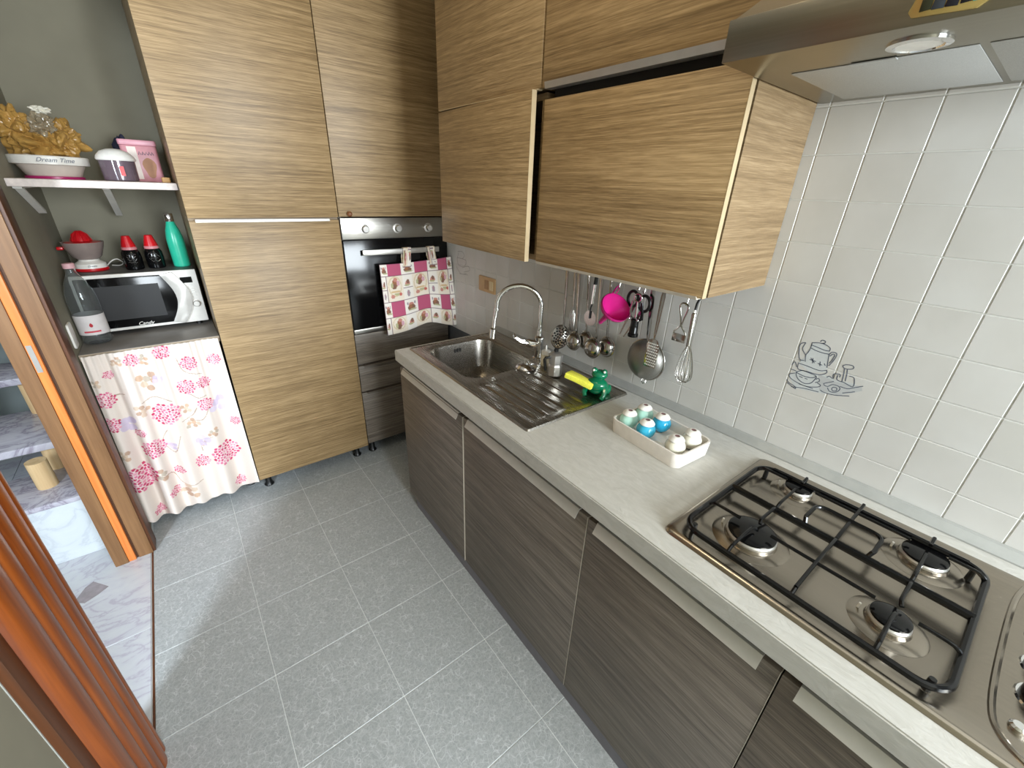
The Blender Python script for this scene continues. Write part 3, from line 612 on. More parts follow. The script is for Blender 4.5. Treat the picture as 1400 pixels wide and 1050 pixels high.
for by_ in (-1.520, -1.640, -1.765):
    if by_ == -1.640:
        bar([(GX0, by_, zg-.012), (GX0+.02, by_, zg-.002), (GX0+.03, by_, zg), (.28, by_, zg), (.302, by_, zg-.01)])
        bar([(.302, by_, zg-.01), (.32, by_, zg), (GX1-.03, by_, zg), (GX1+.008, by_, zg+.004)])
    else:
        bar([(GX0, by_, zg-.012), (GX0+.012, by_, zg-.003), (GX0+.03, by_, zg), (.175, by_, zg), (.19, by_-.006, zg-.004)])
        bar([(.302, by_, zg-.012), (.288, by_, zg-.001), (.265, by_, zg), (.225, by_, zg), (.212, by_-.004, zg-.004)])
        bar([(.302, by_, zg-.012), (.318, by_, zg-.001), (.34, by_, zg), (.405, by_, zg)])
        bar([(GX1, by_, zg-.010), (GX1+.006, by_, zg+.004), (GX1-.012, by_, zg), (.445, by_, zg)])
for x in (.190, .432):
    bar([(x, GY0, zg-.012), (x, GY0-.012, zg-.002), (x, GY0-.03, zg), (x, -1.49, zg)])
    bar([(x, -1.555, zg), (x, -1.60, zg), (x, -1.68, zg), (x, -1.735, zg)])
    bar([(x, -1.795, zg), (x, GY1+.04, zg), (x, GY1+.012, zg-.002), (x, GY1, zg-.012)])
MB().tube([(p[0], p[1], zg+(.002 if p[0] > .31 else -.010)) for p in rrect(.300, .385, -1.70, -1.575, .02, 4)], .0045, 8, True).part('centre_loop', M['black_gloss'], gr)
for x, y in ((GX0+.02, GY0-.02), (GX1-.02, GY0-.02), (GX0+.02, GY1+.02), (GX1-.02, GY1+.02)):
    MB().lathe([(.006, 0), (.005, .026)], (x, y, ZT+.005), 10).part('foot', M['black'], gr)
for k_, x in enumerate((.215, .290, .365, .440)):
    b_ = thing('hob_knob', ['frontmost black hob knob beside the pan support', 'second black hob knob from the front', 'third black hob knob from the front', 'rearmost black hob knob nearest the wall'][k_], 'knob', (x, -1.950, ZT+.0085), KF, group='hob control knobs')
    MB().lathe([(.036, 0), (.034, .003)], (x, -1.950, ZT+.0085), 24).part('bezel', M['chrome'], b_)
    MB().lathe([(.031, .003), (.030, .024), (.026, .028)], (x, -1.950, ZT+.0085), 24).part('grip', M['black_gloss'], b_)
MB().lathe([(.010, 0), (.010, .006), (.007, .009)], (.135, -1.925, ZT+.0085), 16).single('ignition_button', M['chrome'], 'small round chrome ignition button on the hob corner', 'button', (.135, -1.925, ZT+.0085), KF)
# ------------------------------------------------------------------ alcove: shelves and curtain
SHZ = 1.538
sh = thing('wall_shelf', 'speckled white wall shelf high in the alcove', 'shelf', (-1.44, .35, SHZ-.028))
MB().box(-1.679, -1.200, .085, .55, SHZ-.026, SHZ).part('board', plain('speckled_shelf', '#d9cdc6', .5, var=.12, sc=60), sh, bevel=.002)
for x, ya, yb_, zb2 in ((-1.666, .17, .42, 1.405), (-1.437, .33, .58, 1.385)):
    b_ = MB().box(x-.012, x+.012, ya-.02, .699, SHZ-.034, SHZ-.0262).part('bracket', M['white_rough'], sh, 'cream metal bracket')
    MB().prism([(ya, SHZ-.034), (ya+.02, SHZ-.034), (yb_, zb2+.012), (yb_, zb2)], x-.012, x+.012, 'x').part('strut', M['white_rough'], b_)
LZ = .895
bc = thing('alcove_counter', 'grey topped alcove counter behind the floral curtain', 'cabinet', (-1.44, .35, 0))
MB().box(-1.679, -1.2, .045, .699, LZ-.028, LZ).part('top', plain('grey_shelf_top', '#7b7670', .4, var=.1, sc=12), bc, bevel=.002)
MB().box(-1.678, -1.2, .0435, .0448, LZ-.027, LZ-.002).part('edge_strip', plain('beige_edge', '#b7a58e', .5), bc)
for x in (-1.676, -1.222): MB().box(x, x+.018, .10, .69, .075, LZ-.028).part('side_panel', M['carcass'], bc, smooth=False)
MB().box(-1.658, -1.222, .10, .69, .075, .093).part('bottom_shelf', M['white_rough'], bc, smooth=False)
MB().box(-1.658, -1.222, .68, .69, .093, LZ-.028).part('back_panel', M['dark'], bc, smooth=False)
for x, y in ((-1.645, .125), (-1.415, .125), (-1.235, .125), (-1.645, .6), (-1.25, .6)): foot(x, y, .075, bc, .021)
# floral curtain
CP = {'P': [(-1.477,.576,.0399),(-1.642,.291,.0498),(-1.302,.3,.0452),(-1.526,.848,.0199),(-1.652,.697,.0266),(-1.667,.583,.0266),(-1.558,.423,.0332),(-1.376,.684,.0266),(-1.309,.694,.0199),(-1.325,.587,.0233),(-1.404,.283,.0233),(-1.5,.272,.0166),(-1.245,.793,.0199),(-1.341,.797,.0233),(-1.23,.463,.0166),(-1.278,.102,.0199),(-1.422,.865,.0233),(-1.613,.8,.0133),(-1.542,.17,.0166),(-1.621,.084,.0166),(-1.584,.511,.0146)],
 'L': [(-1.619,.567,.0252),(-1.275,.566,.0266),(-1.38,.404,.0233),(-1.468,.744,.0146),(-1.495,.41,.0133)],
 'T': [(-1.493,.841,.0166),(-1.501,.743,.0299),(-1.409,.578,.0186),(-1.397,.494,.0199),(-1.489,.145,.0266),(-1.57,.284,.0233),(-1.667,.43,.0199),(-1.326,.434,.0166),(-1.382,.381,.012),(-1.572,.853,.0146),(-1.551,.621,.0199),(-1.663,.774,.0133)]}
CV = [[(-1.543,.65),(-1.488,.666),(-1.443,.632)],[(-1.494,.492),(-1.524,.433),(-1.492,.373),(-1.455,.455)],[(-1.432,.517),(-1.387,.537),(-1.362,.575)],[(-1.611,.277),(-1.534,.268),(-1.503,.191),(-1.427,.183)],[(-1.307,.593),(-1.351,.514),(-1.41,.51)],[(-1.652,.589),(-1.633,.582)],[(-1.387,.671),(-1.349,.627),(-1.316,.629)],[(-1.38,.826),(-1.365,.761),(-1.307,.737)],[(-1.392,.335),(-1.387,.395),(-1.339,.414)],[(-1.633,.707),(-1.586,.704)]]
def lin(h): return np.array(S(h)[:3])
def curtain_print(x, z):
    col = np.tile(lin('#ece0d6'), (len(x), 1)); rng = np.random.default_rng(3)
    for v in CV:
        v = smoothline(v, 6)
        for a, b in zip(v[:-1], v[1:]):
            a = np.array(a); b = np.array(b); d = b-a; L2 = d@d+1e-12
            t_ = np.clip(((x-a[0])*d[0]+(z-a[1])*d[1])/L2, 0, 1)
            dist = np.hypot(x-a[0]-t_*d[0], z-a[1]-t_*d[1]); col[dist < .0016] = lin('#b59c8a')
    for kind, hexes in (('T', ['#cfa98a', '#bf9a80', '#d8bfa6', '#bcae9c']), ('L', ['#cdbfdc', '#c3b5d6', '#d8cce4']), ('P', ['#d4497a', '#e07b9c', '#c73a64', '#eaa3b6'])):
        for fx, fz, R in CP[kind]:
            R *= 1.35
            near = np.where((abs(x-fx) < R*1.2) & (abs(z-fz) < R*1.2))[0]
            if len(near) == 0: continue
            px, pz = x[near]-fx, z[near]-fz
            npet = {'P': 12+int(R*800), 'L': 5, 'T': 6}[kind]
            k = np.arange(npet)+.5; rr = R*np.sqrt(k/npet)*.95; th = k*2.39996+fx*50
            sx, sz = rr*np.cos(th), rr*np.sin(th)
            d = np.hypot(px[:, None]-sx, pz[:, None]-sz); o_s = np.argsort(d, 1); d1 = np.take_along_axis(d, o_s[:, :1], 1)[:, 0]; d2 = np.take_along_axis(d, o_s[:, 1:2], 1)[:, 0]
            pid = o_s[:, 0]; cell = R/math.sqrt(npet)
            ins = d1 < cell*{'P': .95, 'L': 1.1, 'T': .85}[kind]
            edge = (d2-d1) < cell*(.42 if kind == 'P' else .1)
            pc = np.array([lin(h) for h in hexes])[rng.integers(0, len(hexes), npet)]
            c = pc[pid]; c = np.where(edge[:, None], lin('#f3dfe0') if kind == 'P' else c*.92, c)
            a_ = {'P': 1.0, 'L': .75, 'T': .85}[kind]
            col[near[ins]] = col[near[ins]]*(1-a_)+c[ins]*a_
    return col
NU, NV = 230, 300
def fold(u, v):
    x = -1.672+.464*u+.012*v*(u-.5); drop = v
    ph = 2*PI*(4.1*u+.35*math.sin(3.1*u)+.08*v)
    amp = .005+.034*drop**.8
    y = .022-amp*math.sin(ph)*(0.8+.2*math.sin(9*u))-.018*drop+.003*math.sin(2*PI*21*u)*(1-drop)**3
    zb = .046+.026*u+.014*math.sin(ph+.3)+.004*math.sin(2*ph)
    z = .892*(1-v)+zb*v
    return (x, y, z)
cu = MB().grid(fold, NU, NV); cme = cu.mesh('curtain', attr_mat('floral_cotton'), (0, 0, 0), fix=False, ang=80)
va = np.array(cu.v); colr = np.ones((len(va), 4)); colr[:, :3] = curtain_print(va[:, 0], va[:, 2])
at = cme.attributes.new('print', 'FLOAT_COLOR', 'POINT'); at.data.foreach_set('color', colr.astype(np.float32).ravel())
cme.transform(T(1.44, -.03, -.03))
ct = bpy.data.objects.new('curtain', cme); COL.objects.link(ct); ct.location = (-1.44, .03, .03); off[ct.name] = Vector((-1.44, .03, .03))
sd = ct.modifiers.new('thickness', 'SOLIDIFY'); sd.thickness = .0012
props(ct, 'cream curtain printed with pink flowers hanging below the alcove counter', 'curtain')
# ------------------------------------------------------------------ microwave
MX0, MX1, MY, MZ0, MZ1 = -1.655, -1.215, .275, .915, 1.165
mw = thing('microwave', 'white microwave oven with black glass door on the alcove counter', 'microwave', (-1.435, .45, LZ))
MB().box(MX0+.003, MX1-.002, MY+.012, .62, MZ0+.004, MZ1).part('case', plain('microwave_case', '#4c4a48', .4), mw, bevel=.004)
MB().box(MX0, MX1, MY, MY+.014, MZ0, MZ1).part('front', M['white'], mw, bevel=.003)
xd = MX0+.348
arc = [(xd-.035+.04*math.sin(PI*i/14), MZ0+.014+(MZ1-MZ0-.028)*i/14) for i in range(15)]
MB().prism([(MX0+.012, MZ1-.014), (MX0+.012, MZ0+.014)]+[(a, b) for a, b in arc], MY-.006, MY, 'y').part('glass_door', M['black_gloss'], mw, 'black glass window', bevel=.001)
MB().box(MX0+.05, xd-.06, MY-.0068, MY-.006, MZ0+.05, MZ1-.05).part('window_screen', plain('dotted_door_screen', '#2a2a2b', .3, sc=500, var=.3), mw)
arc2 = [(xd+.0+.052*math.sin(PI*i/14), MZ0+.004+(MZ1-MZ0-.008)*i/14) for i in range(15)]
MB().prism(arc2[::1]+[(a-.012, b) for a, b in reversed(arc)], MY-.014, MY, 'y').part('handle', plain('pearl_handle', '#cfccc6', .25, .3), mw, 'curved pearl grey handle', bevel=.002)
MB().box(MX1-.067, MX1-.022, MY-.002, MY, 1.105, 1.132).part('display', M['black_gloss'], mw)
for i in range(4): MB().box(MX1-.036, MX1-.020, MY-.002, MY, 1.083-.014*i, 1.088-.014*i).part('button', M['alu'], mw)
for i in range(2): MB().box(MX1-.058, MX1-.048, MY-.002, MY, 1.012-.014*i, 1.018-.014*i).part('button', M['alu'], mw)
kk = MB(); kk.M = T(MX1-.030, MY, 1.005) @ RX(90); kk.lathe([(.017, 0), (.017, .004), (.014, .005), (.0135, .014), (.012, .016)], n=24); kk.part('dial', M['alu'], mw)
text('Candy', mw, (MX0+.20, MY-.0068, MZ0+.023), (PI/2, 0, 0), .022, M['white'], .4)
for x in (MX0+.04, MX1-.04):
    for y in (.32, .58): MB().lathe([(.014, 0), (.014, .021)], (x, y, LZ), 12).part('foot', M['black'], mw)
# ------------------------------------------------------------------ things on the microwave
RED = plain('red_plastic', '#c3121c', .3); CLEARP = glassy('smoky_clear_plastic', '#e8dcd8', .12, .75, 1.3)
ju = thing('citrus_juicer', 'red and white citrus juicer on the microwave', 'juicer', (-1.585, .44, MZ1))
MB().lathe([(.058, 0), (.060, .004), (.058, .012)], (-1.585, .44, MZ1), 32).part('base_band', RED, ju, 'red base band')
MB().lathe([(.056, .012), (.054, .03), (.036, .042), (.034, .05)], (-1.585, .44, MZ1), 32).part('base', M['white'], ju)
MB().lathe([(.036, .048), (.050, .06), (.066, .10), (.072, .122), (.070, .122), (.064, .10), (.048, .063), (.034, .052)], (-1.585, .44, MZ1), 32).part('bowl', plain('translucent_bowl', '#b9a7a0', .2, var=.05, **{'Transmission Weight': .45}), ju, 'clear juice bowl')
co_ = MB().lathe([(.062, .116), (.060, .122), (.034, .126), (.030, .142), (.020, .158), (.010, .166), (.001, .168)], (-1.585, .44, MZ1), 32).part('reamer', RED, ju, 'red ribbed reamer cone')
for i in range(10):
    a = 2*PI*i/10; MB().tube([(-1.585+.034*math.cos(a), .44+.034*math.sin(a), MZ1+.126), (-1.585+.024*math.cos(a), .44+.024*math.sin(a), MZ1+.153), (-1.585+.008*math.cos(a), .44+.008*math.sin(a), MZ1+.166)], .003, 6).part('rib', RED, co_)
MB().box(-1.672, -1.650, .425, .455, MZ1+.09, MZ1+.104).part('spout', RED, ju, bevel=.004)
text('Dream', ju, (-1.575, .382, MZ1+.023), (PI/2-.1, 0, 0), .011, M['ink'], .3)
MB().tube(smoothline([(-1.53, .46, MZ1+.015), (-1.51, .44, MZ1+.035), (-1.49, .45, MZ1+.04), (-1.475, .47, MZ1+.02), (-1.49, .49, MZ1+.006), (-1.52, .52, MZ1+.004)], 5), .0025, 8).part('power_cord', M['white'], ju)
def cup(x, y, lab, s):
    c_ = thing('flask', lab, 'flask', (x, y, MZ1), group='black flasks with red caps')
    MB().lathe([(.030, 0), (.034, .004), (.036, .05), (.034, .075), (.027, .088), (.025, .09)], (x, y, MZ1), 28).part('body', M['black_gloss'], c_)
    MB().lathe([(.028, .088), (.028, .098), (.026, .100)], (x, y, MZ1), 28).part('collar', plain('pink_ring', '#c98084', .35), c_)
    MB().lathe([(.0265, .100), (.024, .112), (.015, .146), (.012, .148), (.001, .148)], (x, y, MZ1), 28).part('cap', RED, c_, 'red conical cap')
    mb = MB()
    for k in range(4):
        p_ = []
        for i in range(7):
            a = -PI/2+(-.5+i/6)*.9+.1*math.sin(k*3+s); r_ = .0368; z = MZ1+.035+.011*k+.004*math.sin(i*2.1+k+s)
            p_.append((x+r_*math.cos(a), y+r_*math.sin(a), z))
        mb.tube(p_, .0007, 4)
    sc_ = mb.part('script_mark', M['alu'], c_, 'pale scribbled mark'); sc_['kind'] = 'stuff'
cup(-1.432, .385, 'black flask with red cap nearer the juicer', 0); cup(-1.352, .40, 'black flask with red cap beside the teal bottle', 2)
tb = thing('water_bottle', 'teal metal drinking bottle with steel cap on the microwave', 'bottle', (-1.255, .40, MZ1))
MB().lathe([(.030, 0), (.0335, .004), (.0345, .10), (.034, .13), (.028, .165), (.018, .195), (.0155, .205)], (-1.255, .40, MZ1), 32).part('body', plain('teal_lacquer', '#2fbf9c', .28), tb)
MB().lathe([(.0165, .205), (.0175, .208), (.0175, .238), (.0155, .241)], (-1.255, .40, MZ1), 28).part('cap', M['chrome'], tb, 'polished steel cap')
# plastic water bottle in front of the microwave
pb = thing('plastic_bottle', 'clear plastic water bottle with paper label before the microwave', 'bottle', (-1.625, .205, LZ)); pk = 1.24
bp_ = [(.028, .002), (.036, .006), (.040, .016), (.039, .03), (.0395, .05), (.0395, .11), (.038, .12), (.040, .13), (.038, .14), (.040, .15), (.0395, .19), (.037, .22), (.027, .262), (.015, .292), (.013, .30), (.013, .318)]
MB().lathe([(r_*pk, h) for r_, h in bp_]+[(r_*pk-.0012, h) for r_, h in reversed(bp_)], (-1.625, .205, LZ), 28, cap0=True, cap1=True).part('body', glassy('clear_pet', '#eef2f2', .04, .96, 1.3), pb, fix=True)
lb = MB().lathe([(.0402*pk, .045), (.0402*pk, .128)], (-1.625, .205, LZ), 32, False, False).part('label', plain('paper_label', '#d9d3d2', .6), pb, 'white paper label', fix=False)
m_ = MB()
for i in range(8):
    a0, a1 = -PI/2+(-.55+i/8*1.1), -PI/2+(-.55+(i+1)/8*1.1); r_ = .0406*pk
    for z0, z1 in ((.056, .063),): m_.add([(-1.625+r_*math.cos(a0), .205+r_*math.sin(a0), LZ+z0), (-1.625+r_*math.cos(a1), .205+r_*math.sin(a1), LZ+z0), (-1.625+r_*math.cos(a1), .205+r_*math.sin(a1), LZ+z1), (-1.625+r_*math.cos(a0), .205+r_*math.sin(a0), LZ+z1)], [(0, 1, 2, 3)])
m_.part('label_stripe', plain('red_print', '#c8404e', .6), lb, 'red printed line', fix=False)
m_ = MB(); m_.M = T(-1.625+.0408*pk*math.cos(-PI/2+.05), .205+.0408*pk*math.sin(-PI/2+.05), LZ+.088) @ RX(90); m_.prism([(.006*math.sin(a)*(1 if math.cos(a) < 0 else 1-.5*math.cos(a)), .009*math.cos(a)) for a in [2*PI*i/14 for i in range(14)]], -.0003, .0003); m_.part('label_mark', plain('red_mark', '#b3202e', .6), lb, 'red drop mark')
MB().lathe([(.019, .316), (.019, .334), (.016, .336)], (-1.625, .205, LZ), 24).part('cap', plain('pink_cap', '#d9a9ae', .4), pb, 'pale pink screw cap')
# ------------------------------------------------------------------ things on the wall shelf
sc = thing('kitchen_scale', 'white bowl kitchen scale on the wall shelf', 'scale', (-1.572, .30, SHZ))
MB().lathe([(.085, 0), (.085, .008), (.080, .010)], (-1.572, .30, SHZ), 40).part('base', plain('magenta_base', '#b3246a', .35), sc, 'magenta base')
MB().lathe([(.078, .010), (.098, .050), (.099, .052)], (-1.572, .30, SHZ), 40).part('bowl', plain('clear_white_bowl', '#c9bdb2', .3, var=.1, sc=12), sc)
MB().lathe([(.1, .048), (.112, .050), (.114, .076), (.111, .079), (.107, .076), (.104, .054)], (-1.572, .30, SHZ), 48, False, False).part('rim', M['white'], sc, 'broad white rim')
tx = text('Dream Time', sc, (-1.545, .30-.1128, SHZ+.064), (PI/2, 0, .22), .020, M['ink'], .45)
# crumpled bags lying in the scale bowl
def crumple(c, rx, ry, rz, seed, amp=.42, sub=5, zmin=None):
    bm = bmesh.new(); bmesh.ops.create_icosphere(bm, subdivisions=sub, radius=1)
    for v in bm.verts:
        p = v.co.normalized(); k = 0; f = 1.7; a = amp
        for o in range(3):
            k += a*(abs(noise.noise(p*f+Vector((seed*7.1, o*3.3, seed))))*2-.45); f *= 1.8; a *= .42
        q = p*(1+k); v.co = (c[0]+q.x*rx, c[1]+q.y*ry, c[2]+q.z*rz)
        if zmin is not None and v.co.z < zmin: v.co.z = zmin+.1*(v.co.z-zmin)*.2
    bm.verts.ensure_lookup_table(); mb = MB(); bm.verts.index_update()
    mb.add([tuple(v.co) for v in bm.verts], [[v.index for v in f.verts] for f in bm.faces]); bm.free(); return mb
BAG = plain('tan_plastic_film', '#c69a52', .3, var=.15, sc=14, **{'Transmission Weight': .25})
CLB = plain('clear_film', '#cbbda0', .12, **{'Transmission Weight': .6}); WHB = plain('white_film', '#e6e2d4', .25)
zb0 = SHZ+.062
bgs = thing('plastic_bag_bundle', 'bundle of crumpled tan plastic bags in the scale bowl', 'bag', (-1.57, .30, zb0))
crumple((-1.575, .315, zb0+.055), .090, .080, .062, 1, zmin=zb0).part('bag', BAG, bgs, ang=25)
crumple((-1.625, .30, zb0+.105), .055, .055, .06, 2).part('bag', BAG, bgs, ang=25)
crumple((-1.525, .305, zb0+.082), .062, .06, .062, 3).part('bag', BAG, bgs, ang=25)
crumple((-1.55, .285, zb0+.11), .045, .04, .045, 4).part('bag', CLB, bgs, 'clear film bag', ang=25)
crumple((-1.542, .28, zb0+.17), .024, .018, .012, 5, .5).part('knot', WHB, bgs, 'white knotted end', ang=25)
ch = thing('food_chopper', 'small food chopper with white domed lid on the wall shelf', 'chopper', (-1.372, .26, SHZ))
cc_ = (-1.372, .26, SHZ)
MB().lathe([(.052, .001), (.056, .004), (.058, .075), (.056, .075), (.054, .006), (.050, .004)], cc_, 36).part('jar', plain('violet_clear_jar', '#8f7d88', .1, var=.05, **{'Transmission Weight': .55}), ch, 'smoky violet clear jar')
MB().lathe([(.061, .075), (.064, .080), (.060, .092), (.045, .108), (.022, .117), (.001, .119)], cc_, 36).part('lid', M['white'], ch, 'white domed lid')
MB().lathe([(.007, .006), (.006, .07)], cc_, 12).part('spindle', M['white'], ch)
for a in (20, 200):
    q = MB(); q.M = T(*cc_) @ T(0, 0, .03+(a > 100)*.02) @ RZ(a); q.prism([(.004, -.006), (.045, -.004), (.048, .006), (.004, .008)], -.0008, .0008); q.part('blade', M['utensil'], ch)
MB().box(cc_[0]+.004, cc_[0]+.018, cc_[1]-.0596, cc_[1]-.0575, SHZ+.02, SHZ+.055).part('sticker', RED, ch, 'red sticker')
pt = thing('pink_tin', 'pink printed tin box at the right end of the wall shelf', 'tin', (-1.29, .40, SHZ))
MB().prism(rrect(-1.352, -1.228, .36, .44, .012, 4), SHZ, SHZ+.14).part('body', plain('pink_print', '#c98a92', .35, var=.12, sc=18), pt, bevel=.002)
MB().prism(rrect(-1.355, -1.225, .357, .443, .013, 4), SHZ+.14, SHZ+.162).part('lid', plain('pink_lid', '#d79aa6', .35), pt, bevel=.004)
M['paper'] = plain('cream_print', '#e2d3c8', .45); M['tan_print'] = plain('tan_print', '#b07a52', .5)
MB().box(-1.33, -1.30, .3588, .36, SHZ+.01, SHZ+.135).part('print_panel', M['paper'], pt)
q = MB(); q.M = T(-1.268, .3592, SHZ+.055) @ RX(90); q.prism([(.022*math.cos(a)*(1+.2*math.sin(3*a)), .04*math.sin(a)) for a in [2*PI*i/18 for i in range(18)]], -.0004, .0004); q.part('print_figure', M['tan_print'], pt)
q = MB()
for i, x in enumerate((-1.295, -1.283, -1.272, -1.262, -1.252)):
    q.tube([(x, .3592, SHZ+.105), (x+.004, .3592, SHZ+.118), (x+.008, .3592, SHZ+.106)], .0012, 4)
qq = q.part('print_letters', M['ink'], pt, 'dark hand-lettered print'); qq['kind'] = 'stuff'
nv = thing('navy_pouch', 'dark navy pouch lying on top of the pink tin', 'pouch', (-1.34, .47, SHZ))
crumple((-1.345, .485, SHZ+.09), .035, .025, .088, 9, .18, 4, zmin=SHZ).part('body', plain('navy_cloth', '#1b1d33', .7), nv)
nv['label'] = 'dark navy pouch standing behind the pink tin'
MB().prism(rrect(-1.242, -1.212, .235, .30, .006, 3), SHZ, SHZ+.02).single('wooden_block', plain('light_wood_block', '#c99b62', .55), 'small light wooden block at the end of the wall shelf', 'block', (-1.227, .27, SHZ), bevel=.002)
MB().prism(rrect(.045, .115, .92, 1.02, .012, 4), -1.6795, -1.672, 'x').single('wall_outlet', M['white'], 'white wall outlet low on the alcove side wall', 'outlet', (-1.678, .08, .97), bevel=.002)
# ------------------------------------------------------------------ hanging oven cloth
def cloth_print(u, v):
    cream = lin('#efe3d2'); pink = lin('#bd5878'); line = lin('#6d4257'); white = lin('#f4ede4')
    brown = lin('#a06a4c'); dk = lin('#85604f'); rose = lin('#c98a7c'); green = lin('#b9b48a'); grey = lin('#a99aa0')
    n = len(u); col = np.tile(cream, (n, 1))
    rows = [(0, .165, 0), (.165, .53, 1), (.53, .755, 0), (.755, 1.001, 1)]
    c0 = [(0, .09, 'm'), (.09, .265, 'p'), (.265, .455, 'm'), (.455, .64, 'p'), (.64, .79, 'm'), (.79, .92, 'p'), (.92, 1.001, 'm')]
    c1 = [(0, .06, 's'), (.06, .27, 'b'), (.27, .41, 's'), (.41, .635, 'b'), (.635, .765, 's'), (.765, .93, 'b'), (.93, 1.001, 's')]
    lw = .007
    def blob(cx, cy, rx, ry, c): col[((u-cx)/rx)**2+((v-cy)/ry)**2 < 1] = c
    for r0, r1, kind in rows:
        for a, b, k in (c0 if kind == 0 else c1):
            cell = (u >= a) & (u < b) & (v >= r0) & (v < r1); cx = (a+b)/2; w_ = b-a; hh = r1-r0
            if k == 'p': col[cell] = pink
            elif k == 'm':
                col[cell] = white; blob(cx, r0+hh*.40, w_*.20, hh*.16, rose); blob(cx, r0+hh*.60, w_*.30, hh*.2, dk); blob(cx-.01, r0+hh*.52, w_*.12, hh*.12, brown); blob(cx+.012, r0+hh*.75, w_*.33, hh*.06, green)
                for s_ in (-1, 1): blob(cx+s_*w_*.28, r0+hh*.30, w_*.07, hh*.10, grey)
            elif k == 'b':
                col[cell] = cream; m_ = ((u-cx)/(w_*.42))**2+((v-r0-hh*.42)/(hh*.40))**2; col[(m_ < 1) & (m_ > .72)] = lin('#dcc9a8')
                H = .365; blob(cx, r0+.30*H, w_*.17, .17*H, brown); blob(cx-w_*.05, r0+.42*H, w_*.14, .1*H, dk); blob(cx+w_*.05, r0+.16*H, w_*.12, .08*H, rose); blob(cx+w_*.2, r0+.3*H, w_*.1, .1*H, lin('#d9a9b4')); blob(cx-w_*.18, r0+.36*H, w_*.08, .1*H, green)
                if hh > .3:
                    blob(cx-w_*.2, r0+.8*H, w_*.12, .08*H, rose); blob(cx+w_*.12, r0+.72*H, w_*.22, .05*H, green); blob(cx+w_*.3, r0+.74*H, w_*.09, .07*H, lin('#c9695e')); blob(cx, r0+.62*H, w_*.3, .04*H, lin('#d8b98c'))
            else:
                col[cell] = white; mid = r0+min(hh, .365)*.52
                blob(cx, r0+.13, w_*.25, .04, rose); blob(cx+.005, r0+.105, w_*.16, .03, dk); blob(cx-.01, r0+.155, w_*.3, .014, green)
                if hh > .3: blob(cx, r0+.28, w_*.16, .05, grey); blob(cx, r0+.27, w_*.08, .03, lin('#b58f96'))
                col[cell & (abs(v-mid) < lw/2)] = line
            col[cell & (u < a+lw*.6)] = line if k != 'p' else pink
        col[(v >= r0) & (v < r0+lw)] = line
    return col
OC = attr_mat('printed_cotton')
oc = thing('oven_cloth', 'pink and cream patchwork cloth hanging by two loops from the oven handle', 'cloth', (-.22, -.062, .80))
def cl(u, v):
    x = -.442+.430*u+.020*v*u+.003*v
    y = -.072-.010*math.sin(2*PI*(u*1.1+.1))*v-.004*math.sin(9*u)-.016*v
    zt = 1.182+.018*u-.006*math.sin(PI*u); zbm = .800+.012*math.sin(PI*(u*1.2))+.022*math.exp(-((u-.62)/.2)**2)-.004*u
    return (x, y, zt*(1-v)+zbm*v)
g_ = MB().grid(cl, 130, 115); cm = g_.part('cloth_panel', OC, oc, fix=False, ang=80)
uv = np.array([(i/130, j/115) for j in range(116) for i in range(131)]); c4 = np.ones((len(uv), 4)); c4[:, :3] = cloth_print(uv[:, 0], uv[:, 1])
cm.data.attributes.new('print', 'FLOAT_COLOR', 'POINT').data.foreach_set('color', c4.astype(np.float32).ravel())
cm.modifiers.new('thickness', 'SOLIDIFY').thickness = .003
for x, sk_, cshift in ((-.272, .018, .1), (-.130, -.004, .55)):
    path = [(-.080, 1.160), (-.075, 1.19), (-.066, 1.23), (-.0625, 1.256), (-.058, 1.2595), (-.050, 1.2600), (-.0425, 1.2585), (-.0405, 1.25), (-.041, 1.21), (-.060, 1.175), (-.0665, 1.16)]
    def lp(u, v, x=x, sk_=sk_):
        q = v*(len(path)-1); i = min(int(q), len(path)-2); f = q-i
        yy = path[i][0]*(1-f)+path[i+1][0]*f; zz = path[i][1]*(1-f)+path[i+1][1]*f
        return (x+(u-.5)*.045+sk_*(1.26-zz)/.1*-1, yy, zz)
    g_ = MB().grid(lp, 16, 40); lo = g_.part('loop', OC, oc, fix=False, ang=80)
    uv = np.array([((cshift+.28*i/16) % 1, .17+.34*((j/40*2) % 1)) for j in range(41) for i in range(17)]); c4 = np.ones((len(uv), 4)); c4[:, :3] = cloth_print(uv[:, 0], uv[:, 1])
    lo.data.attributes.new('print', 'FLOAT_COLOR', 'POINT').data.foreach_set('color', c4.astype(np.float32).ravel())
    lo.modifiers.new('thickness', 'SOLIDIFY').thickness = .0015
# ------------------------------------------------------------------ wall socket by the sink
so = thing('socket_plate', 'beige socket plate on the tiles above the sink', 'socket', (0, -.437, 1.10))
BEI = plain('beige_plastic', '#c7a273', .4)
MB().prism(rrect(-.512, -.362, 1.062, 1.142, .006, 3), -.008, -.0005, 'x').part('plate', BEI, so, bevel=.002)
MB().prism(rrect(-.452, -.418, 1.078, 1.126, .003, 2), -.0095, -.008, 'x').part('socket_module', plain('brown_module', '#a67f52', .4), so)
MB().prism(rrect(-.496, -.462, 1.078, 1.126, .003, 2), -.011, -.008, 'x').part('rocker', plain('cream_rocker', '#e3cfa2', .35), so, bevel=.001)
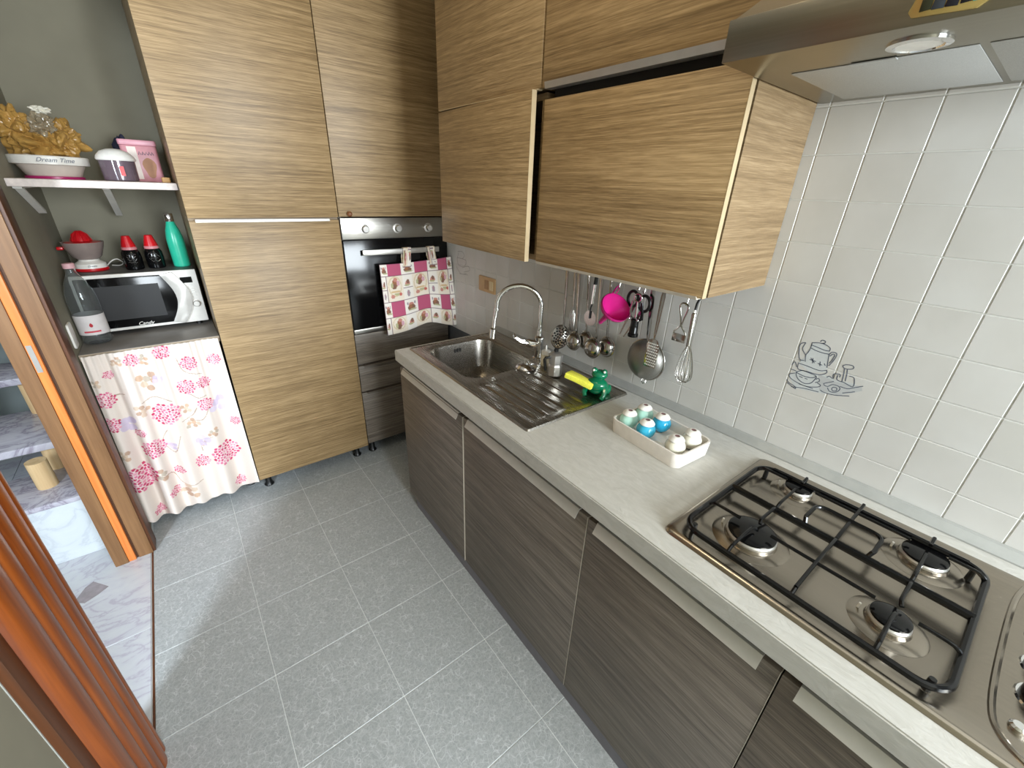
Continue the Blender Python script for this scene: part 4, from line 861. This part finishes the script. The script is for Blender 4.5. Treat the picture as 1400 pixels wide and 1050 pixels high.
# ------------------------------------------------------------------ utensil rail and utensils (hanging near the wall)
rl = thing('utensil_rail', 'thin steel utensil rail under the wall cabinets', 'rail', (-.03, -1.34, 1.31))
RZ_ = 1.318
MB().tube([(-.030, -1.00, RZ_), (-.030, -1.68, RZ_)], .004, 10).part('rod', M['utensil'], rl)
for y in (-1.02, -1.66): MB().tube([(-.0005, y, RZ_), (-.030, y, RZ_)], .005, 10).part('rail_mount', M['utensil'], rl)
HK = M['black']
def hook(y, zlow, par, x=-.036):
    pts = [(-.030, y, RZ_-.0065), (-.0362, y, RZ_-.002), (-.037, y, RZ_+.003), (-.031, y, RZ_+.0075), (-.024, y, RZ_+.003), (-.026, y, RZ_-.01), (-.034, y, zlow+.012), (-.036, y, zlow+.002), (-.041, y, zlow), (-.046, y, zlow+.008)]
    MB().tube(pts, .0016, 6).part('hook', M['utensil'], par, 'S hook')
def handle(mb, y0, z0, y1, z1, w0=.007, w1=.010, x=-.042, t=.0022):
    n_ = 8; rings = []
    for i in range(n_+1):
        f = i/n_; y = y0+(y1-y0)*f; z = z0+(z1-z0)*f; w = (w0+(w1-w0)*f)*(1 if 0 < i < n_ else .6)
        rings.append([(x-t, y-w, z), (x-t*1.6, y, z), (x-t, y+w, z), (x+t, y+w*.8, z), (x+t, y-w*.8, z)])
    return mb.loft(rings)
U = M['utensil']
def utensil(name, label, cat, y, z, grp=True): return thing(name, label, cat, (-.042, y, z), group='utensils hanging under the wall cabinet')
# skimmer with holes
s_ = utensil('skimmer', 'perforated steel skimmer, leftmost of the hanging utensils', 'skimmer', -1.05, .96)
q = MB(); handle(q, -1.060, 1.04, -1.052, 1.305, .004, .009); q.part('handle', U, s_)
q = MB(); q.M = T(-.050, -1.058, .997) @ RY(-72) @ RZ(0); q.lathe([(.052, .010), (.050, .008), (.035, .001), (.001, -.002), (.001, -.0005), (.034, .003), (.049, .010)], n=36, cap0=False, cap1=False); q.part('head', U, s_)
q = MB(); q.M = T(-.050, -1.058, .997) @ RY(-72)
for i in range(42):
    r_ = .044*math.sqrt((i+.5)/42); a = i*2.39996; q.ball((r_*math.cos(a), r_*math.sin(a), .0012+.0065*(r_/.044)**2), .0040, .0040, .0018, 8, 4)
hh_ = q.part('perforation', M['dark'], s_, 'dark round holes'); hh_['kind'] = 'stuff'
hook(-1.052, 1.296, s_)
def ladle(y, zc, yt, label, R, x=-.05, hx=-.042):
    l_ = utensil('ladle', label, 'ladle', y, zc-R)
    q = MB(); handle(q, y+.002, zc+R*.7, yt, 1.305, .0045, .009, hx); q.part('handle', U, l_)
    q = MB(); q.M = T(x, y, zc) @ RY(-75)
    pr = [(R*math.sin(a), -R*.75*math.cos(a)) for a in [PI/2*i/8 for i in range(1, 9)]]
    q.lathe([(.001, -R*.75)]+pr+[(R+.002, .0015), (R-.001, .001)]+[(p[0]*.94, p[1]*.92+.0004) for p in reversed(pr)]+[(.001, -R*.69)], n=32); q.M = q.M @ Matrix.Identity(4)
    q.v = [tuple(p) for p in q.v]; q.part('bowl', U, l_)
    hook(yt, 1.296, l_); return l_
# ladle bowls show their backs, so flip the bowl outwards
def ladle2(y, zc, yt, label, R, x=-.045, hx=-.042, cat='ladle'):
    l_ = utensil(cat, label, cat.replace('_', ' '), y, zc-R)
    q = MB(); handle(q, y+.002, zc+R*.6, yt, 1.305, .0045, .009, hx); q.part('handle', U, l_)
    q = MB(); q.M = T(x, y, zc) @ RY(-82)
    pr = [(R*math.sin(a), R*.72*math.cos(a)) for a in [PI/2*i/9 for i in range(1, 10)]]
    q.lathe([(.0005, R*.72)]+pr+[(R+.003, -.001), (R+.001, -.002)]+[(p[0]*.95, p[1]*.94-.0012) for p in reversed(pr)]+[(.0005, R*.66)], n=32)
    q.part('bowl', U, l_); hook(yt, 1.296, l_); return l_
ladle2(-1.150, 1.010, -1.128, 'steel ladle hanging between the skimmer and the pizza cutter', .036, -.070, -.054)
ladle2(-1.178, 1.016, -1.156, 'steel ladle half hidden behind the ladle beside the skimmer', .036, -.032, -.026)
ladle2(-1.255, 1.013, -1.243, 'steel ladle hanging below the pink funnel', .038, -.072, -.054)
ladle2(-1.285, 1.018, -1.268, 'steel ladle half hidden behind the ladle below the funnel', .038, -.028, -.026)
f_ = utensil('serving_fork', 'slim steel serving fork hanging between skimmer and ladle', 'fork', -1.095, 1.02)
q = MB(); handle(q, -1.098, 1.12, -1.090, 1.305, .004, .009, -.034); q.part('handle', U, f_)
for dy in (-.012, -.004, .004, .012): MB().tube([(-.034, -1.098+dy*.4, 1.125), (-.036, -1.098+dy, 1.105), (-.036, -1.098+dy, 1.035)], .0022, 6).part('tine', U, f_)
hook(-1.090, 1.296, f_)
# pizza cutter
c_ = utensil('pizza_cutter', 'small pizza cutter wheel with black and steel handle', 'pizza cutter', -1.205, 1.09)
q = MB(); q.M = T(-.052, -1.207, 1.118) @ RY(90); q.lathe([(.030, -.0008), (.030, .0008)], n=32); q.part('wheel', U, c_, 'round steel wheel')
MB().tube([(-.056, -1.207, 1.118), (-.056, -1.208, 1.16), (-.05, -1.209, 1.175)], .003, 8).part('fork', M['black'], c_)
MB().tube([(-.05, -1.209, 1.175), (-.05, -1.212, 1.25)], .006, 10).part('handle', M['chrome'], c_)
MB().tube([(-.05, -1.212, 1.25), (-.048, -1.213, 1.295)], [.0075, .006], 10).part('grip', M['black'], c_, 'black grip end')
hook(-1.213, 1.29, c_)
# funnel
fu = utensil('funnel', 'bright pink plastic funnel among the hanging utensils', 'funnel', -1.32, 1.14)
PK = plain('pink_plastic', '#c4207a', .28)
q = MB(); q.M = T(-.112, -1.360, 1.198) @ RZ(-14) @ RX(45)
q.lathe([(.056, .0), (.054, -.004), (.050, -.004), (.016, -.052), (.011, -.056)][::-1] if False else [(.055, .016), (.056, .012), (.053, .0), (.013, -.042), (.011, -.046), (.0075, -.095), (.006, -.095), (.009, -.046), (.011, -.041), (.050, .001), (.053, .016)], n=36, cap0=False, cap1=False)
q.part('cone', PK, fu, fix=True)
MB().tube([(-.106, -1.342, 1.250), (-.075, -1.330, 1.262), (-.043, -1.314, 1.264), (-.056, -1.328, 1.256), (-.104, -1.357, 1.254)], .003, 8).part('hanging_tab', PK, fu)
hook(-1.314, 1.256, fu)
# scissors
sz = utensil('scissors', 'kitchen scissors with black finger loops', 'scissors', -1.39, 1.09)
for yc, zc, tip, nm in ((-1.386, 1.232, (-1.352, 1.092), 0), (-1.438, 1.226, (-1.372, 1.088), 1)):
    MB().tube([(-.046-.004*nm, yc+.021*math.cos(a), zc+.027*math.sin(a)) for a in [2*PI*i/20 for i in range(20)]], .0055, 8, True).part('finger_loop', M['black'], sz)
    q = MB(); a_ = Vector((yc-.006*(1-2*nm), zc-.026)); b_ = Vector(tip); d_ = (b_-a_).normalized(); n2 = Vector((-d_.y, d_.x))*.007
    q.prism([(a_.x-n2.x, a_.y-n2.y), (a_.x+n2.x, a_.y+n2.y), (b_.x+n2.x*.2, b_.y+n2.y*.2), (b_.x-n2.x*.2, b_.y-n2.y*.2)], -.046-.003*nm, -.044-.003*nm, 'x'); q.part('blade', U, sz)
hook(-1.398, 1.262, sz)
# corkscrew
ck = utensil('corkscrew', 'black and steel corkscrew hanging in front of the sieve', 'corkscrew', -1.42, 1.10)
CX = -.066
MB().lathe([(.017, 0), (.018, .004), (.018, .010), (.015, .014), (.0135, .05), (.015, .062), (.012, .066)], (CX, -1.423, 1.108), 20).part('bell', M['black_gloss'], ck, 'black bell housing')
MB().tube([(CX, -1.423, 1.17), (CX, -1.421, 1.232)], .004, 10).part('shaft', M['chrome'], ck)
for s2 in (-1, 1):
    MB().tube([(CX, -1.423+s2*.012, 1.168), (CX, -1.423+s2*.024, 1.176), (CX-.002, -1.423+s2*.024, 1.200), (CX-.002, -1.423+s2*.018, 1.232)], [.005, .006, .005, .004], 8).part('lever', M['black_gloss'] if s2 < 0 else M['utensil'], ck)
    MB().ball((CX-.012, -1.423+s2*.018, 1.172), .005).part('rivet', M['chrome'], ck)
MB().tube([(CX, -1.421+.014*math.cos(a), 1.245+.014*math.sin(a)) for a in [2*PI*i/16 for i in range(16)]], .0032, 8, True).part('ring', M['chrome'], ck)
hook(-1.421, 1.257, ck)
# sieve
sv = utensil('sieve', 'round steel sieve hanging behind the grater', 'sieve', -1.468, .955)
R_s = .073; q = MB(); q.M = T(-.030, -1.470, 1.027) @ RY(-90)
pr = [(R_s*math.sin(a), R_s*.62*math.cos(a)) for a in [PI/2*i/10 for i in range(1, 11)]]
MESH = plain('fine_wire_mesh', '#8e8c86', .38, .8, .25, 700, .3)
q.lathe([(.0005, R_s*.62)]+pr, n=40, cap0=False, cap1=False); q.part('mesh_bowl', MESH, sv, 'fine wire mesh bowl')
MB().tube([(-.030, -1.470+(R_s+.001)*math.cos(a), 1.027+(R_s+.001)*math.sin(a)) for a in [2*PI*i/40 for i in range(40)]], .0035, 8, True).part('rim', U, sv)
q = MB(); handle(q, -1.467, 1.098, -1.452, 1.285, .006, .010, -.034); q.part('handle', U, sv)
MB().tube([(-.030, -1.485, .956), (-.034, -1.486, .944), (-.034, -1.478, .937), (-.034, -1.470, .944), (-.030, -1.469, .955)], .002, 6).part('rest_loop', U, sv)
hook(-1.452, 1.276, sv)
# grater
gt = utensil('grater', 'flat steel hand grater overlapping the sieve', 'grater', -1.52, 1.02)
GXX = -.088
q = MB(); q.prism([(-1.500, 1.03), (-1.546, 1.03), (-1.548, 1.11), (-1.538, 1.128), (-1.524, 1.133), (-1.508, 1.127), (-1.499, 1.11)], GXX-.001, GXX+.001, 'x'); q.part('plate', U, gt, bevel=.0008)
q = MB()
for r_ in range(9):
    for c2 in range(6): q.box(GXX-.0022, GXX-.001, -1.5045-.0068*c2-.0034*(r_ % 2)-.0038, -1.5045-.0068*c2-.0034*(r_ % 2), 1.036+.0095*r_, 1.0405+.0095*r_)
g2 = q.part('teeth', M['white_rough'], gt, 'rows of bright raised teeth', smooth=False); g2['kind'] = 'stuff'
q = MB(); handle(q, -1.524, 1.130, -1.508, 1.285, .004, .009, -.055); q.v = [(p[0]-.033*max(0, (1.285-p[2])/.155), p[1], p[2]) for p in q.v]; q.part('handle', U, gt)
hook(-1.508, 1.276, gt)
# peeler
pe = utensil('peeler', 'wide steel Y peeler between grater and whisk', 'peeler', -1.585, 1.13)
PX = -.050
MB().tube(smoothline([(PX, -1.586, 1.185), (PX, -1.592, 1.215), (PX, -1.598, 1.245), (PX, -1.590, 1.258), (PX, -1.575, 1.258), (PX, -1.570, 1.245), (PX, -1.578, 1.215), (PX, -1.584, 1.185)], 4), .003, 8).part('handle', U, pe)
MB().tube([(PX, -1.585, 1.188), (PX, -1.566, 1.165), (PX, -1.566, 1.137)], .0028, 8).part('arm', U, pe)
MB().tube([(PX, -1.585, 1.188), (PX, -1.606, 1.165), (PX, -1.608, 1.137)], .0028, 8).part('arm', U, pe)
MB().box(PX-.004, PX+.003, -1.610, -1.564, 1.134, 1.160).part('blade', U, pe, bevel=.001)
hook(-1.582, 1.252, pe)
# whisk
wk = utensil('whisk', 'balloon whisk, rightmost of the hanging utensils', 'whisk', -1.63, 1.0)
WX = -.055
MB().tube([(WX, -1.626, 1.130), (WX, -1.623, 1.235), (WX, -1.623, 1.240)], [.0065, .0075, .005], 12).part('handle', U, wk)
MB().tube([(WX, -1.623, 1.235), (WX, -1.623, 1.252)], [.006, .003], 10).part('end_cap', M['white'], wk)
for i in range(5):
    a = PI*i/5; pts = []
    for k in range(17):
        t_ = k/16; s2 = 1-2*t_; th = PI*t_
        prof_ = math.sin(th)**.8*.029; zz = 1.135-.127*(1-abs(s2)**1.6)
        rr2 = (.005+prof_)*(1 if s2 > 0 else -1) if abs(s2) > 1e-6 else 0
        fx = .030*math.sin(PI*min(1, (1-abs(s2))))**.9
        sg = 1 if s2 > 0 else -1
        yy = (.004+fx*(1 if abs(s2) > .5 else 1))
        yy = .004*abs(s2)+.031*math.sin(PI*(1-abs(s2))**.75*.5+0)*math.cos(PI/2*(1-abs(s2))**3.0)
        pts.append((WX+sg*yy*math.cos(a)*.9, -1.628-.006*(1-abs(s2))+sg*yy*math.sin(a), zz))
    MB().tube(pts, .0013, 6).part('wire', U, wk)
MB().tube([(WX, -1.623, 1.248), (WX+.004, -1.623, 1.268), (-.04, -1.624, 1.285)], .004, 8).part('hanging_loop', M['black'], wk)
hook(-1.624, 1.28, wk)
# ------------------------------------------------------------------ things on the worktop
zs = ZT+.0045
mk = thing('moka_pot', 'small aluminium moka pot with black handle on the drainer', 'moka pot', (-.165, -1.150, zs), rz=math.radians(20))
MB().lathe([(.030, 0), (.031, .003), (.0295, .040), (.026, .046)], n=8, a0=.39).part('boiler', M['alu'], mk, smooth=False)
MB().lathe([(.025, .046), (.025, .050), (.026, .052), (.030, .086), (.030, .088)], n=8, a0=.39).part('jug', M['alu'], mk, smooth=False)
MB().lathe([(.030, .088), (.020, .094), (.004, .098)], n=8, a0=.39).part('lid', M['alu'], mk, smooth=False)
MB().lathe([(.004, .098), (.009, .101), (.009, .110), (.006, .113)], n=14).part('lid_knob', M['black'], mk)
MB().tube([(-.024, .012, .080), (-.050, .020, .083), (-.056, .021, .078), (-.050, .019, .040), (-.048, .018, .030)], [.005, .006, .0065, .006, .005], 8).part('handle', M['black'], mk, 'black plastic handle')
MB().prism([(.026, -.006), (.036, 0), (.026, .006)], .076, .088).part('spout', M['alu'], mk)
ds = thing('soap_dispenser', 'cream soap bottle with pointed nozzle behind the tap', 'soap bottle', (-.130, -1.055, zs), rz=0)
CREAM = plain('cream_plastic', '#d9cfb4', .35)
MB().lathe([(.019, 0), (.021, .003), (.021, .045), (.018, .052)], n=22).part('body', CREAM, ds)
MB().lathe([(.020, .052), (.020, .064), (.014, .068)], n=22).part('cap', M['white'], ds)
MB().lathe([(.005, .068), (.003, .088), (.002, .090)], n=12).part('nozzle', M['white'], ds)
st_ = thing('sink_strainer', 'domed chrome sink strainer lying between bowl and drainer', 'strainer', (-.215, -1.030, zs), rz=0)
MB().lathe([(.044, 0), (.045, .003), (.038, .012), (.022, .019), (.001, .021)], n=32).part('dome', M['chrome'], st_)
MB().lathe([(.006, .020), (.008, .026), (.004, .028)], n=14).part('knob', M['chrome'], st_)
# green frog shaped sponge holder
GR = plain('green_glazed_plastic', '#0b6e4a', .12); 
fg = thing('sponge_holder', 'glossy green frog shaped sponge holder on the drainer', 'sponge holder', (-.150, -1.365, zs-.0035), rz=math.radians(205))
bmq = MB(); bmq.ball((0, 0, .030), .040, .043, .030, 22, 12).ball((.012, 0, .044), .034, .040, .026, 20, 10)
bmq.part('body', GR, fg, ang=60)
MB().ball((-.012, 0, .074), .026, .030, .018, 20, 10).part('head', GR, fg)
for s2 in (-1, 1):
    e_ = MB().ball((-.006, s2*.018, .089), .011, .011, .011, 16, 8).part('eye', GR, fg)
    MB().ball((.002, s2*.020, .092), .0048, .0048, .0048, 10, 6).part('pupil', M['white'], e_)
    MB().tube([(.018, s2*.034, .035), (.045, s2*.036, .016), (.052, s2*.030, .005)], [.012, .009, .008], 10).part('foreleg', GR, fg)
    MB().ball((-.022, s2*.036, .018), .024, .012, .018, 14, 8).part('hind_leg', GR, fg)
sp = MB(); sp.M = T(-.200, -1.325, .934) @ RZ(112) @ RY(-12) @ RX(8)
sp.prism([(-.055, -.028), (-.012, -.024), (.012, -.030), (.055, -.030), (.058, .026), (.012, .022), (-.012, .026), (-.052, .028)], -.011, .011)
sp.single('sponge', plain('yellow_sponge', '#e6e44e', .9, var=.12, sc=220, bump=.6), 'yellow kitchen sponge resting on the frog holder', 'sponge', (-.200, -1.325, .925), bevel=.004)
# egg tray and ceramic eggs
eg = thing('egg_tray', 'cream plastic egg tray on the worktop', 'tray', (-.245, -1.695, ZT+.0005), rz=math.radians(-4.5))
ro = [(rrect(-.078, .078, -.124, .124, .022, 6), 0), (rrect(-.081, .081, -.127, .127, .024, 6), .044), (rrect(-.0805, .0805, -.1265, .1265, .024, 6), .046), (rrect(-.0755, .0755, -.1215, .1215, .020, 6), .046), (rrect(-.073, .073, -.119, .119, .018, 6), .012)]
MB().loft([[(p[0], p[1], z) for p in r_] for r_, z in ro]).part('tray', plain('cream_tray', '#e2dbd2', .4), eg, ang=50)
M['hole'] = plain('brown_hole', '#7d5a5a', .7)
for i in range(4):
    for s2 in (-1, 1):
        MB().lathe([(.019, .0121), (.021, .0145), (.0165, .0125), (.001, .0122)], (s2*.036, -.090+.06*i, 0), 20).part('cup_ring', M['white'], eg)
eggs = [(-.036, .090, '#b9e6d6', 'mint green ceramic egg at the far front corner of the tray'), (.036, .090, '#b9e6d6', 'mint green ceramic egg at the far corner nearest the wall'), (-.036, .022, '#3fb2d4', 'turquoise blue ceramic egg in the front row of the tray'), (.036, .022, '#2aa6d0', 'turquoise blue ceramic egg in the wall side row'), (-.036, -.082, '#e7e3d0', 'cream white ceramic egg in the front row of the tray'), (.034, -.086, '#e9e5d6', 'cream white ceramic egg in the corner nearest wall and hob')]
ca_, sa_ = math.cos(math.radians(-4.5)), math.sin(math.radians(-4.5))
for x, y, c, lab in eggs:
    wx, wy = -.245+ca_*x-sa_*y, -1.695+sa_*x+ca_*y
    e_ = thing('ceramic_egg', lab, 'ceramic egg', (wx, wy, ZT+.0148), rz=0, group='ceramic eggs in the tray')
    R_e = .0300; H = .060
    pr = [(max(.0085, R_e*math.sin(PI*min(1, .08+.90*t_))**.75*(1-.12*t_)), H*t_) for t_ in [i/14 for i in range(15)]]
    pr[-1] = (.0095, H)
    MB().lathe(pr, n=28, cap1=False).part('shell', plain('glaze', c, .12, var=.04), e_)
    MB().lathe([(.0225, .0475), (.0225, .0500), (.0175, .0570), (.0100, .0608), (.0070, .0606)], n=28, cap0=False, cap1=False).part('top_ring', M['white'], e_, 'white unglazed top')
    MB().lathe([(.0060, .0585), (.0072, .0600), (.0005, .0585)], n=20).part('hole', M['hole'], e_, 'brown central hole')
# ceiling lamp (above and outside the picture)
la = thing('ceiling_lamp', 'round ceiling lamp above the kitchen', 'lamp', (-.95, -1.55, ZC))
MB().lathe([(.15, -.001), (.15, -.03), (.13, -.035)], (-.95, -1.55, ZC), 32).part('base', M['white'], la)
t = NT('warm_lamp_glass'); t.b.inputs['Base Color'].default_value = (1, .9, .75, 1); t.b.inputs['Emission Color'].default_value = (1.0, .82, .55, 1); t.b.inputs['Emission Strength'].default_value = 21
co = t.coord(); nz = t.noise(co, 20); t.bump(nz, 0, .05)
MB().lathe([(.14, -.035), (.13, -.06), (.09, -.085), (.001, -.095)], (-.95, -1.55, ZC), 32).part('shade', t.fin(.4), la, 'warm glowing glass shade')
